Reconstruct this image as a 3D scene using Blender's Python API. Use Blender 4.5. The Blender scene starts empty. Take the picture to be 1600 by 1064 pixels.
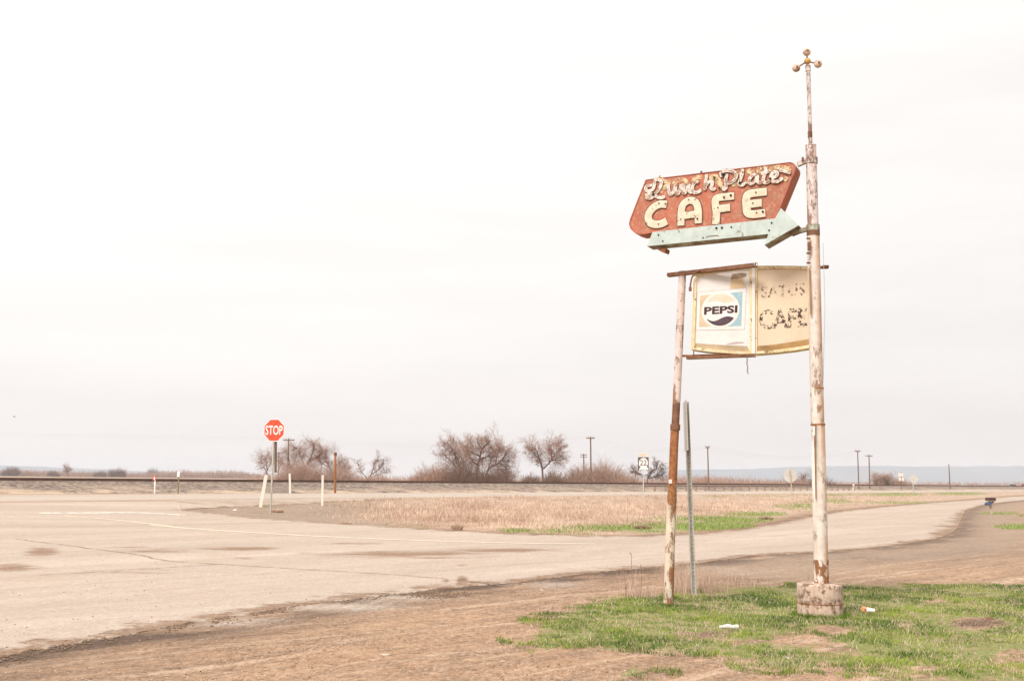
import bpy, math, random
import numpy as np
from mathutils import Vector, Matrix, noise as mnoise

C = bpy.context.scene.collection
R = math.radians
random.seed(7); RNG = np.random.default_rng(7)

# ------------------------------------------------------------------ camera
EYE = Vector((0, 0, 1.55)); FPX = 1700.0
PITCH = math.atan(218 / FPX); ROLL = 0.0100
fwd = Vector((0, math.cos(PITCH), math.sin(PITCH)))
r0 = Vector((1, 0, 0)); u0 = r0.cross(fwd)
right = r0 * math.cos(ROLL) + u0 * math.sin(ROLL)
up = right.cross(fwd)
cam = bpy.data.cameras.new('camera'); cam.lens = 36 * FPX / 1600; cam.sensor_width = 36
cam.clip_start = 0.1; cam.clip_end = 60000
camo = bpy.data.objects.new('camera', cam); C.objects.link(camo)
camo.matrix_world = Matrix((
    (right.x, up.x, -fwd.x, EYE.x), (right.y, up.y, -fwd.y, EYE.y),
    (right.z, up.z, -fwd.z, EYE.z), (0, 0, 0, 1)))
bpy.context.scene.camera = camo

# ------------------------------------------------------------------ world, sun, exposure
SUN_EL, SUN_ROT = R(48), R(215)
w = bpy.data.worlds.new('World'); bpy.context.scene.world = w; w.use_nodes = True
nt = w.node_tree; nt.nodes.clear()
def wn(t, **k):
    n = nt.nodes.new(t)
    for a, b in k.items(): setattr(n, a, b)
    return n
out = wn('ShaderNodeOutputWorld'); bg = wn('ShaderNodeBackground'); bg.inputs[1].default_value = 0.1
sky = wn('ShaderNodeTexSky', sky_type='NISHITA', sun_disc=False, sun_elevation=SUN_EL, sun_rotation=SUN_ROT)
hs = wn('ShaderNodeHueSaturation'); hs.inputs['Saturation'].default_value = 0.1
tc = wn('ShaderNodeTexCoord'); sep = wn('ShaderNodeSeparateXYZ')
ramp = wn('ShaderNodeValToRGB'); ramp.color_ramp.interpolation = 'B_SPLINE'
for i, (p, c) in enumerate([(0.0, (.68, .640, .628, 1)), (.07, (.765, .725, .70, 1)), (.16, (.845, .812, .785, 1)), (.27, (.885, .857, .832, 1)), (.45, (.93, .905, .88, 1)), (1.0, (1.8, 1.72, 1.65, 1))]):
    e = ramp.color_ramp.elements[i] if i < 2 else ramp.color_ramp.elements.new(p)
    e.position = p; e.color = c
mp = wn('ShaderNodeMapping'); mp.inputs['Scale'].default_value = (2.2, 2.2, 13)
cl = wn('ShaderNodeTexNoise'); cl.inputs['Scale'].default_value = 1.6; cl.inputs['Detail'].default_value = 6
mr = wn('ShaderNodeMapRange'); mr.inputs[1].default_value = .3; mr.inputs[2].default_value = .7
mr.inputs[3].default_value = .935; mr.inputs[4].default_value = 1.03
side = wn('ShaderNodeMapRange'); side.inputs[1].default_value = -.5; side.inputs[2].default_value = .5
side.inputs[3].default_value = 1.10; side.inputs[4].default_value = .93
m1 = wn('ShaderNodeMath', operation='MULTIPLY'); m2 = wn('ShaderNodeMath', operation='MULTIPLY'); m2.inputs[1].default_value = 4.9
sc = wn('ShaderNodeVectorMath', operation='SCALE')
mx = wn('ShaderNodeMix', data_type='RGBA'); mx.inputs[0].default_value = .94
L = nt.links.new
L(tc.outputs['Generated'], sep.inputs[0]); L(sep.outputs[2], ramp.inputs[0])
L(tc.outputs['Generated'], mp.inputs[0]); L(mp.outputs[0], cl.inputs[0]); L(cl.outputs[0], mr.inputs[0])
L(sep.outputs[0], side.inputs[0]); L(mr.outputs[0], m1.inputs[0]); L(side.outputs[0], m1.inputs[1]); L(m1.outputs[0], m2.inputs[0])
L(ramp.outputs[0], sc.inputs[0]); L(m2.outputs[0], sc.inputs['Scale'])
L(sky.outputs[0], hs.inputs['Color']); L(hs.outputs[0], mx.inputs[6]); L(sc.outputs[0], mx.inputs[7])
L(mx.outputs[2], bg.inputs[0]); L(bg.outputs[0], out.inputs[0])
sun = bpy.data.lights.new('sun', 'SUN'); sun.energy = 1.5; sun.angle = R(22); sun.color = (1, .95, .88)
suno = bpy.data.objects.new('sun', sun); C.objects.link(suno)
sd = Vector((math.sin(SUN_ROT) * math.cos(SUN_EL), math.cos(SUN_ROT) * math.cos(SUN_EL), math.sin(SUN_EL)))
suno.rotation_euler = sd.to_track_quat('Z', 'Y').to_euler()
bpy.context.scene.cycles.volume_bounces = 3
vs = bpy.context.scene.view_settings
vs.view_transform = 'Standard'; vs.look = 'None'; vs.exposure = 1.27; vs.gamma = 1; vs.use_curve_mapping = False

# ------------------------------------------------------------------ terrain and picture measuring
K = 1.35                       # the highway and the railway run along Y = u + K*X
PU = np.array([-1e5, 15, 50, 56, 59, 82.5, 84.5, 88, 93, 102, 108, 150, 1e5])
PZ = np.array([0, 0, .22, .40, .65, .65, .60, .68, 1.12, 1.12, .50, .45, .45])
QU = np.array([-1e5, 15, 59, 82.5, 84.5, 88, 93, 102, 108, 150, 1e5])
QZ = np.array([0, 0, .65, .65, .66, .76, 1.12, 1.12, .50, .45, .45])
def sstep(a, b, x):
    t = np.clip((x - a) / (b - a), 0, 1); return t * t * (3 - 2 * t)
def terr(X, Y):
    u = Y - K * X
    wgt = sstep(-19, -9, X)
    return np.interp(u, PU, PZ) * wgt + np.interp(u, QU, QZ) * (1 - wgt)
def ray(px, py): return fwd + right * ((px - 800) / FPX) + up * ((532 - py) / FPX)
def at(px, py, Y):
    d = ray(px, py); return EYE + d * (Y / d.y)
def gnd(px, py, far=4000):
    d = ray(px, py); s = 4.0
    while s < far:
        p = EYE + d * s
        if p.z <= float(terr(p.x, p.y)): break
        s *= 1.01
    lo, hi = s / 1.01, s
    for _ in range(18):
        m = (lo + hi) / 2; p = EYE + d * m
        if p.z <= float(terr(p.x, p.y)): hi = m
        else: lo = m
    p = EYE + d * hi
    return Vector((p.x, p.y, float(terr(p.x, p.y))))
def col_at(px, Y):             # ground point in picture column px at distance Y
    X = (px - 800) / FPX * Y
    for _ in range(4):
        z = float(terr(X, Y)); v = Vector((X, Y, z)) - EYE
        cx = v.dot(right) / v.dot(fwd) * FPX + 800
        X += (px - cx) / FPX * Y
    return Vector((X, Y, float(terr(X, Y))))

# ------------------------------------------------------------------ materials
class NT:
    def __init__(s, name):
        s.m = bpy.data.materials.new(name); s.m.use_nodes = True
        s.t = s.m.node_tree; s.b = s.t.nodes['Principled BSDF']
    def n(s, t, **k):
        n = s.t.nodes.new(t)
        for a, b in k.items(): setattr(n, a, b)
        return n
    def l(s, a, b): s.t.links.new(a, b)
    def pos(s):
        if not hasattr(s, '_p'): s._p = s.n('ShaderNodeNewGeometry').outputs['Position']
        return s._p
    def vec(s, scale=(1, 1, 1), rotz=0):
        m = s.n('ShaderNodeMapping', vector_type='POINT'); m.inputs['Scale'].default_value = scale
        if rotz:
            r = s.n('ShaderNodeMapping'); r.inputs['Rotation'].default_value = (0, 0, rotz)
            s.l(s.pos(), r.inputs[0]); s.l(r.outputs[0], m.inputs[0])
        else: s.l(s.pos(), m.inputs[0])
        return m.outputs[0]
    def noise(s, scale, detail=4, rough=.55, vec=None):
        n = s.n('ShaderNodeTexNoise'); n.inputs['Scale'].default_value = scale
        n.inputs['Detail'].default_value = detail; n.inputs['Roughness'].default_value = rough
        s.l(vec or s.pos(), n.inputs['Vector']); return n.outputs[0]
    def vor(s, scale, vec=None, out='Distance'):
        n = s.n('ShaderNodeTexVoronoi'); n.inputs['Scale'].default_value = scale
        s.l(vec or s.pos(), n.inputs['Vector']); return n.outputs[out]
    def rng(s, v, a, b, c=0., d=1.):
        n = s.n('ShaderNodeMapRange'); n.inputs[1].default_value = a; n.inputs[2].default_value = b
        n.inputs[3].default_value = c; n.inputs[4].default_value = d; s.l(v, n.inputs[0]); return n.outputs[0]
    def math(s, op, a, b):
        n = s.n('ShaderNodeMath', operation=op)
        for i, x in enumerate((a, b)):
            if isinstance(x, (int, float)): n.inputs[i].default_value = x
            else: s.l(x, n.inputs[i])
        return n.outputs[0]
    def mix(s, f, a, b, mode='MIX'):
        n = s.n('ShaderNodeMix', data_type='RGBA', blend_type=mode)
        for i, x in ((0, f), (6, a), (7, b)):
            if isinstance(x, (int, float)): n.inputs[i].default_value = x
            elif isinstance(x, tuple): n.inputs[i].default_value = (*x, 1)
            else: s.l(x, n.inputs[i])
        return n.outputs[2]
    def attr(s, name): return s.n('ShaderNodeAttribute', attribute_name=name).outputs['Fac']
    def fin(s, col, rough=.8, bump=None, bs=.3, bd=.01, metal=0):
        if isinstance(col, tuple): s.b.inputs['Base Color'].default_value = (*col, 1)
        else: s.l(col, s.b.inputs['Base Color'])
        s.b.inputs['Roughness'].default_value = rough; s.b.inputs['Metallic'].default_value = metal
        s.b.inputs['Specular IOR Level'].default_value = .25
        if bump is not None:
            b = s.n('ShaderNodeBump'); b.inputs['Strength'].default_value = bs; b.inputs['Distance'].default_value = bd
            s.l(bump, b.inputs['Height']); s.l(b.outputs[0], s.b.inputs['Normal'])
        return s.m

def plain(name, col, var=.12, scale=8, rough=.75, dirt=(.3, .2, .14), da=.25, metal=0):
    k = NT(name)
    c = k.mix(k.rng(k.noise(scale), .3, .7), tuple(x * (1 - var) for x in col), tuple(min(x * (1 + var), 1) for x in col))
    c = k.mix(k.rng(k.noise(scale * 2.3, 6, .65), .5, .78, 0, da), c, dirt)
    return k.fin(c, rough, k.noise(scale * 3), .15, .005, metal)

def peeled(name, paint, under, thr=.55, soft=.05, scale=6, stretch=(1, 1, .45), rough=.7, stain=(.45, .24, .13), sa=.35, streak=.5, side=0):
    """old paint peeled off in patches down to rust"""
    k = NT(name)
    v = k.vec(stretch)
    big = k.noise(scale * .4, 3, .5, v); n1 = k.noise(scale, 8, .68, v); n2 = k.noise(scale * 5, 5, .7)
    mask = k.math('ADD', k.math('MULTIPLY', n1, .62), k.math('ADD', k.math('MULTIPLY', n2, .18), k.math('MULTIPLY', big, .3)))
    mm = k.rng(mask, thr, thr + soft)
    pc = k.mix(k.rng(k.noise(scale * .8, 4), .35, .65), tuple(x * .88 for x in paint), tuple(min(1, x * 1.08) for x in paint))
    st = k.noise(11, 6, .65, k.vec((1, 1, .16)))
    pc = k.mix(k.rng(st, streak, streak + .25, 0, sa), pc, stain)
    uc = k.mix(k.rng(k.noise(scale * 6, 5), .35, .65), tuple(x * .6 for x in under), tuple(x * 1.35 for x in under))
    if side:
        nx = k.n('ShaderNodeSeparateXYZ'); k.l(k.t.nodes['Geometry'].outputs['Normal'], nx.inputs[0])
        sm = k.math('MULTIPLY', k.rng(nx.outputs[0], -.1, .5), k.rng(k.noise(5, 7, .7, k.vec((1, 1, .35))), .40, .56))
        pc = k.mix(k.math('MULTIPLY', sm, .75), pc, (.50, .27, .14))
    edge = k.math('MULTIPLY', k.rng(mask, thr - .03, thr), k.rng(mask, thr + soft, thr + soft * 1.6, 1, 0))
    c = k.mix(mm, pc, uc); c = k.mix(k.math('MULTIPLY', edge, .45), c, (.16, .09, .06))
    h = k.math('ADD', k.math('MULTIPLY', mm, -1.), k.math('MULTIPLY', n2, .3))
    return k.fin(c, rough, h, .5, .004)

def dirt_layers(k):
    tr = k.vec((1, .13, 1), R(43)); tr2 = k.vec((1, .3, 1), R(36))
    big = k.noise(.22, 4, .5); mid = k.noise(1.3, 5, .6, tr2); fine = k.noise(16, 7, .72); grit = k.noise(75, 3, .6)
    clod = k.noise(5.5, 8, .78, k.vec((1, .55, 1), R(43))); st = k.noise(2.6, 5, .6, tr); st2 = k.noise(7, 4, .6, tr)
    c = k.mix(k.rng(mid, .32, .68), (.25, .122, .058), (.46, .272, .152))
    c = k.mix(k.rng(big, .42, .58, 0, .6), c, (.38, .23, .14))
    c = k.mix(k.rng(st, .50, .64, 0, .75), c, (.17, .10, .062))
    c = k.mix(k.rng(st2, .53, .68, 0, .65), c, (.62, .43, .30))
    rt = k.noise(3.2, 4, .6, k.vec((1, .045, 1), R(44))); c = k.mix(k.rng(rt, .55, .63, 0, .7), c, (.17, .095, .055)); c = k.mix(k.rng(rt, .38, .44, .65, 0), c, (.64, .46, .33))
    c = k.mix(k.rng(clod, .50, .58, 0, .75), c, (.14, .078, .045)); c = k.mix(k.rng(clod, .36, .46, .5, 0), c, (.50, .36, .26))
    c = k.mix(k.rng(fine, .42, .62, .0, .6), c, (.49, .335, .225), 'MIX')
    c = k.mix(k.rng(fine, .28, .42, .65, 0), c, (.19, .12, .08))
    gs = k.noise(22, 6, .82, k.vec((1, .35, 1))); c = k.mix(k.rng(gs, .53, .62, 0, .7), c, (.17, .10, .06)); c = k.mix(k.rng(gs, .37, .46, .7, 0), c, (.58, .41, .295))
    pale = k.vor(17); c = k.mix(k.rng(pale, .09, .17, .75, 0), c, (.66, .57, .49))
    dk = k.vor(29); c = k.mix(k.rng(dk, .07, .15, .6, 0), c, (.13, .08, .055))
    c = k.mix(k.rng(grit, .35, .65, -.0, .3), c, (.30, .19, .12))
    h = k.math('ADD', k.math('MULTIPLY', k.math('ADD', fine, clod), .7), k.math('ADD', k.math('MULTIPLY', grit, .25), k.math('ADD', k.math('MULTIPLY', st, 2.2), k.math('MULTIPLY', mid, 1.))))
    return c, h, fine, st

def m_ground():
    k = NT('ground_dirt'); c, h, fine, st = dirt_layers(k)
    n1 = k.noise(.9, 5, .6); n3 = k.noise(3.4, 6, .7)
    mud = k.math('MULTIPLY', k.attr('mud'), k.rng(k.noise(1.7, 5, .6, k.vec((1, .3, 1), R(43))), .32, .58))
    c = k.mix(mud, c, k.mix(k.rng(fine, .4, .6), (.075, .047, .032), (.16, .10, .068)))
    pale = k.math('MULTIPLY', k.attr('pale'), k.rng(n1, .35, .6))
    c = k.mix(pale, c, k.mix(k.rng(fine, .4, .6), (.36, .31, .265), (.60, .53, .47)))
    grav = k.attr('gravel')
    gc = k.mix(k.rng(k.noise(9, 6, .7), .35, .65), (.15, .105, .075), (.42, .31, .23))
    c = k.mix(grav, c, k.mix(k.rng(n1, .4, .6, 0, .6), gc, (.33, .25, .19)))
    dry = k.math('MULTIPLY', k.attr('dry'), k.rng(n3, .25, .5, .6, 1))
    dc = k.mix(k.rng(k.noise(2.2, 6, .65), .33, .66), (.30, .195, .135), (.56, .42, .325))
    c = k.mix(dry, c, dc)
    g = k.rng(k.math('ADD', k.attr('green'), k.math('MULTIPLY', k.math('SUBTRACT', n3, .5), 1.3)), .42, .66)
    gcol = k.mix(k.rng(n3, .34, .5), (.32, .24, .12), k.mix(k.rng(fine, .35, .65), (.09, .13, .025), (.27, .30, .08)))
    c = k.mix(k.math('MULTIPLY', g, .8), c, gcol)
    fld = k.attr('field')
    fc = k.mix(k.rng(k.noise(.03, 5, .6, k.vec((1, 3, 1))), .35, .65), (.28, .185, .13), (.40, .285, .205))
    c = k.mix(fld, c, fc)
    return k.fin(c, .95, h, .6, .03)

def m_road(name, base=(.555, .44, .36), dark=(.44, .345, .278), edge=True):
    k = NT(name); c, h, fine, st = dirt_layers(k)
    wide = k.vec((1, .16, 1), R(40))
    n1 = k.noise(.35, 5, .6, wide); n2 = k.noise(1.5, 5, .6, wide); gr = k.noise(60, 4, .7); g2 = k.noise(11, 6, .7)
    a = k.mix(k.rng(n1, .35, .65), dark, base)
    a = k.mix(k.rng(n2, .52, .75, 0, .45), a, (.36, .275, .20))
    a = k.mix(k.rng(n2, .25, .42, .35, 0), a, (.60, .52, .44))
    a = k.mix(k.rng(gr, .42, .6, 0, .6), a, (.30, .235, .185)); a = k.mix(k.rng(k.noise(4.5, 8, .78, k.vec((1, .45, 1), R(40))), .5, .64, 0, .5), a, (.34, .255, .19)); a = k.mix(k.rng(g2, .55, .75, 0, .4), a, (.64, .55, .47))
    sp = k.noise(26, 5, .8, k.vec((1, .30, 1))); a = k.mix(k.rng(sp, .54, .66, 0, .55), a, (.32, .24, .18)); a = k.mix(k.rng(sp, .35, .46, .4, 0), a, (.72, .58, .465))
    ty = k.noise(1.1, 5, .6, k.vec((1, .04, 1), R(42))); a = k.mix(k.rng(ty, .54, .66, 0, .28), a, (.33, .24, .18)); a = k.mix(k.rng(ty, .34, .44, .2, 0), a, (.68, .57, .47))
    bl = k.noise(.7, 8, .78, k.vec((1, .5, 1), R(20))); a = k.mix(k.rng(bl, .54, .62, 0, .4), a, (.40, .29, .205))
    vo = k.vor(38); a = k.mix(k.rng(vo, .06, .16, .55, 0), a, (.25, .2, .16))
    mud = k.rng(k.math('ADD', k.math('MULTIPLY', k.attr('mud'), 1.15), k.math('MULTIPLY', k.math('SUBTRACT', k.noise(1.5, 9, .8, k.vec((.45, 1, 1), R(-4))), .5), 3.4)), .28, .95, 0, .95); mud = k.math('MULTIPLY', mud, k.rng(k.attr('mud'), .04, .3))
    a = k.mix(mud, a, k.mix(k.rng(fine, .4, .6), (.19, .11, .065), (.32, .205, .135)))
    if edge:
        lo = k.math('MULTIPLY', k.math('SUBTRACT', k.noise(.33, 7, .75), .56), k.math('MULTIPLY', k.attr('rag'), 5.))
        f = k.rng(k.math('ADD', k.math('ADD', k.attr('sd'), lo), k.math('MULTIPLY', k.math('SUBTRACT', k.noise(1.6, 8, .78), .5), 2.2)), .05, .28, 1, 0)
        a = k.mix(f, a, k.mix(.55, c, k.mix(k.rng(fine, .4, .6), (.12, .075, .05), (.26, .17, .115))))
    return k.fin(a, .9, k.math('ADD', gr, k.math('MULTIPLY', g2, .6)), .35, .006)

def worn(name, col, under, lo=.42, hi=.6, scale=14, stretch=(1, 1, 1), rough=.8):
    """thin paint worn away in flecks"""
    k = NT(name)
    f = k.rng(k.noise(scale, 7, .7, k.vec(stretch)), lo, hi)
    tr = k.n('ShaderNodeBsdfTransparent'); ms = k.n('ShaderNodeMixShader')
    k.fin(k.mix(k.rng(k.noise(scale * 2), .3, .7), tuple(x * .85 for x in col), col), rough)
    k.l(f, ms.inputs[0]); k.l(k.b.outputs[0], ms.inputs[1]); k.l(tr.outputs[0], ms.inputs[2])
    k.l(ms.outputs[0], k.t.nodes['Material Output'].inputs[0]); return k.m

def m_blade(name, a, b, c=None, tip=None):
    k = NT(name)
    n = k.n('ShaderNodeAttribute', attribute_name='shade').outputs['Fac']
    col = k.mix(n, a, b)
    if c: col = k.mix(k.rng(k.noise(1.1, 4), .45, .62), col, c)
    m = k.fin(col, .7); return m

M = {}
def setup_materials():
    M['ground'] = m_ground(); M['road'] = m_road('asphalt_dusty'); M['hwy'] = m_road('asphalt_highway', (.55, .46, .39), (.46, .38, .315), False)
    M['line_y'] = worn('worn_yellow_line', (.90, .76, .55), None, .54, .72, 7); M['line_y2'] = worn('worn_faint_line', (.78, .66, .50), None, .34, .52, 7)
    M['line_w'] = worn('worn_white_line', (.86, .80, .70), None, .5, .64, 6)
    M['crack'] = worn('crack_tar', (.26, .165, .11), None, .5, .62, 5)
    M['clod'] = plain('mud_clod', (.19, .125, .085), .4, 20, .95, (.4, .3, .22), .5)
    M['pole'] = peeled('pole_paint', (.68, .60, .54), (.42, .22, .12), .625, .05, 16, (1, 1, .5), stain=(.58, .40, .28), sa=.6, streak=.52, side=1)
    M['pole_top'] = peeled('pole_paint_white', (.68, .59, .565), (.34, .20, .15), .595, .03, 16, (1, 1, .5), stain=(.56, .36, .27), sa=.5, streak=.52)
    M['mast'] = peeled('mast_paint', (.64, .56, .52), (.26, .15, .12), .575, .03, 16, (1, 1, .4), sa=.4)
    M['post_up'] = peeled('post_paint_mauve', (.66, .53, .49), (.30, .15, .085), .585, .03, 12, (1, 1, .6), stain=(.62, .5, .45), sa=.6)
    M['post_low'] = peeled('post_paint_cream', (.68, .56, .45), (.30, .135, .06), .55, .02, 8, (1, 1, .4), stain=(.6, .38, .22), sa=.7)
    k = NT('rust'); c = k.mix(k.rng(k.noise(14, 7, .7), .35, .65), (.20, .075, .03), (.42, .18, .075))
    c = k.mix(k.rng(k.noise(40, 4), .55, .7, 0, .6), c, (.13, .06, .035)); M['rust'] = k.fin(c, .9, k.noise(50, 5), .4, .003)
    k = NT('rust_dark'); c = k.mix(k.rng(k.noise(12, 7, .7), .35, .65), (.13, .065, .04), (.27, .13, .075)); M['rust_dark'] = k.fin(c, .85, k.noise(50, 5), .3, .003)
    M['concrete'] = peeled('concrete_painted', (.60, .45, .36), (.25, .14, .085), .575, .04, 14, (1, 1, .8), stain=(.44, .27, .18), sa=.75, rough=.9, streak=.44)
    # red enamel of the cafe sign, chalky and scratched
    k = NT('sign_red')
    v = k.vec((1, 1, 1)); n1 = k.noise(3.2, 7, .68); n2 = k.noise(14, 7, .75); n3 = k.noise(1.4, 3, .5)
    c = k.mix(k.rng(n1, .35, .62), (.56, .135, .078), (.41, .135, .085))
    c = k.mix(k.rng(n3, .42, .6, 0, .55), c, (.36, .135, .085))
    c = k.mix(k.rng(n2, .45, .62, 0, .65), c, (.42, .23, .15)); c = k.mix(k.rng(n2, .3, .42, .55, 0), c, (.23, .10, .06))
    c = k.mix(k.rng(k.noise(20, 8, .8), .54, .62, 0, .75), c, (.60, .36, .25)); c = k.mix(k.rng(k.noise(5, 8, .8), .55, .64, 0, .6), c, (.33, .23, .15))
    c = k.mix(k.rng(k.noise(9, 6, .7, k.vec((1, 1, .12))), .54, .66, 0, .4), c, (.28, .12, .07)); M['red'] = k.fin(c, .65, n2, .3, .003)
    M['red_side'] = peeled('sign_red_side', (.45, .14, .085), (.20, .085, .05), .6, .1, 6, (1, 1, .4))
    M['script'] = peeled('letter_white', (.74, .64, .57), (.42, .25, .17), .58, .02, 17, (1, 1, 1), sa=.2, streak=.6)
    M['ghost'] = worn('letter_ghost_yellow', (.74, .60, .36), None, .46, .58, 16)
    M['cream'] = peeled('letter_cream', (.70, .61, .47), (.36, .2, .12), .64, .02, 14, (1, 1, 1), stain=(.72, .52, .33), sa=.4, streak=.55)
    M['outline'] = plain('letter_outline', (.14, .07, .045), .3, 20)
    M['outline2'] = worn('tube_remains_dark', (.22, .13, .09), None, .40, .5, 9); M['hole'] = plain('dark_socket', (.02, .018, .015), .1)
    M['arrow'] = peeled('arrow_mint', (.49, .565, .535), (.34, .26, .18), .65, .04, 9, (1, 1, 1), stain=(.6, .62, .55), sa=.6)
    M['arrow_side'] = peeled('arrow_side', (.42, .46, .38), (.22, .14, .07), .50, .1, 7, (1, 1, 1), stain=(.40, .30, .16), sa=.7, streak=.45)
    M['cab'] = peeled('cabinet_yellow', (.72, .575, .34), (.33, .2, .08), .625, .04, 12, (1, 1, 1), stain=(.85, .79, .62), sa=.8, streak=.46)
    M['cab_in'] = plain('cabinet_lip_shade', (.43, .33, .21), .25, 5)
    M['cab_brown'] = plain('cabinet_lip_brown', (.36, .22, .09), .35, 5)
    M['panel_w'] = plain('panel_white', (.72, .68, .66), .05, 3, .5, (.6, .5, .44), .35)
    M['panel_y'] = plain('panel_beige', (.70, .565, .42), .05, 4, .5, (.62, .46, .32), .45)
    M['pwhite'] = plain('print_white', (.78, .73, .70), .04, 6, .5); M['pgrey'] = plain('print_border', (.5, .42, .42), .1)
    M['pbeige'] = plain('print_faded_tan', (.62, .48, .33), .12, 9, .5); M['pblue'] = plain('print_faded_blue', (.32, .47, .53), .12, 12, .5, (.6, .6, .55), .3)
    M['pgold'] = plain('print_faded_gold', (.70, .60, .45), .1, 15, .5); M['pnavy'] = plain('print_navy', (.085, .055, .075), .2, 15, .5)
    M['pblack'] = plain('print_black', (.055, .03, .035), .2, 15, .5)
    M['flake'] = worn('flaking_black_paint', (.085, .06, .05), None, .455, .515, 24)
    M['flake2'] = worn('flaking_brown_paint', (.20, .135, .10), None, .435, .49, 30)
    M['tornb'] = plain('torn_backing', (.30, .23, .16), .3, 30); M['torn'] = plain('torn_tan', (.68, .52, .33), .08)
    M['galv'] = plain('galvanised_steel', (.50, .47, .42), .15, 12, .55, (.3, .26, .2), .4, .3)
    M['alu'] = plain('sign_back_metal', (.56, .53, .49), .08, 3, .5)
    M['stop'] = plain('stop_red', (.74, .08, .04), .10, 5, .5, (.62, .2, .12), .5); M['white'] = plain('white_paint', (.85, .80, .76), .05, 6, .6)
    M['plast'] = plain('white_plastic', (.70, .66, .58), .05, 4, .5, (.6, .5, .4), .3)
    M['plast2'] = plain('dull_white_plastic', (.62, .58, .52), .1, 20, .6); M['blk'] = plain('sign_black', (.10, .085, .075), .2); M['ltan'] = plain('sign_cream_faded', (.74, .66, .56), .1)
    M['letter_faint'] = plain('letter_faded_brown', (.46, .36, .27), .1)
    M['wood'] = plain('pole_wood', (.20, .13, .10), .25, 3, .9); M['wood_l'] = plain('post_wood_pale', (.50, .40, .30), .2, 8, .9)
    M['wood_g'] = plain('weathered_steel', (.30, .22, .18), .2, 4); M['olive'] = plain('olive_steel', (.22, .20, .09), .2, 8); M['redp'] = plain('marker_red', (.62, .09, .05), .1)
    M['rail'] = plain('rail_steel', (.17, .10, .075), .2, 2, .6); M['sleeper'] = plain('sleeper_wood', (.15, .11, .09), .3, 2, .9)
    k = NT('ballast'); v1 = k.vor(2.8); n = k.noise(3.5, 6, .75); n2 = k.noise(.15, 4, .6)
    c = k.mix(k.rng(n, .42, .58), (.075, .055, .045), (.36, .27, .215)); c = k.mix(k.rng(k.noise(1.3, 6, .8, k.vec((1, 1, .4))), .5, .6, 0, .6), c, (.12, .085, .065)); c = k.mix(k.rng(v1, .1, .3, .5, 0), c, (.50, .39, .31))
    c = k.mix(k.math('MULTIPLY', k.attr('low'), k.rng(k.noise(.35, 7, .75), .44, .58)), c, (.52, .38, .27))
    M['ballast'] = k.fin(c, .95, n, .8, .08)
    M['bark'] = plain('bark', (.20, .12, .09), .2, 3, .9); M['twig'] = m_blade('twigs', (.44, .27, .20), (.27, .165, .125))
    M['twig_dark'] = m_blade('twigs_dark', (.26, .165, .125), (.14, .085, .065))
    M['twig_pink'] = m_blade('twigs_pink', (.46, .305, .235), (.30, .195, .15)); M['twig_grey'] = m_blade('twigs_grey', (.33, .28, .27), (.22, .19, .19))
    M['grass'] = m_blade('grass_blades', (.060, .13, .012), (.31, .375, .06)); M['grass2'] = m_blade('grass_blades_far', (.17, .24, .05), (.36, .42, .13))
    M['straw'] = m_blade('straw', (.44, .30, .215), (.74, .57, .44), (.50, .34, .255)); M['stalk'] = m_blade('dry_stalks', (.40, .25, .19), (.66, .5, .40))
    k = NT('hills'); n = k.noise(.0016, 6, .6); M['hills'] = k.fin(k.mix(k.rng(n, .35, .65), (.12, .15, .18), (.20, .21, .22)), 1)
    M['stone'] = plain('stones', (.50, .39, .30), .35, 3, .9); M['green_car'] = plain('car_paint_green', (.04, .09, .08), .1, 1, .35)
    M['glass'] = plain('car_glass', (.03, .035, .04), .1, 1, .1); M['tyre'] = plain('tyre', (.02, .02, .02), .1)
    M['car_w'] = plain('car_paint_pale', (.62, .62, .60), .1, 1, .35); M['mbox'] = plain('mailbox_brown', (.075, .04, .032), .2); M['mblue'] = plain('mailbox_blue', (.07, .10, .20), .2)
    M['orange'] = plain('orange_wrapper', (.75, .34, .14), .1); M['bird'] = plain('bird_dark', (.02, .018, .018), .1)
    M['bulb'] = peeled('ball_gold', (.62, .46, .36), (.32, .19, .12), .58, .04, 16, (1, 1, 1)); M['hub'] = peeled('hub_gold', (.55, .34, .10), (.28, .15, .05), .56, .04, 14, (1, 1, 1))
setup_materials()

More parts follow.
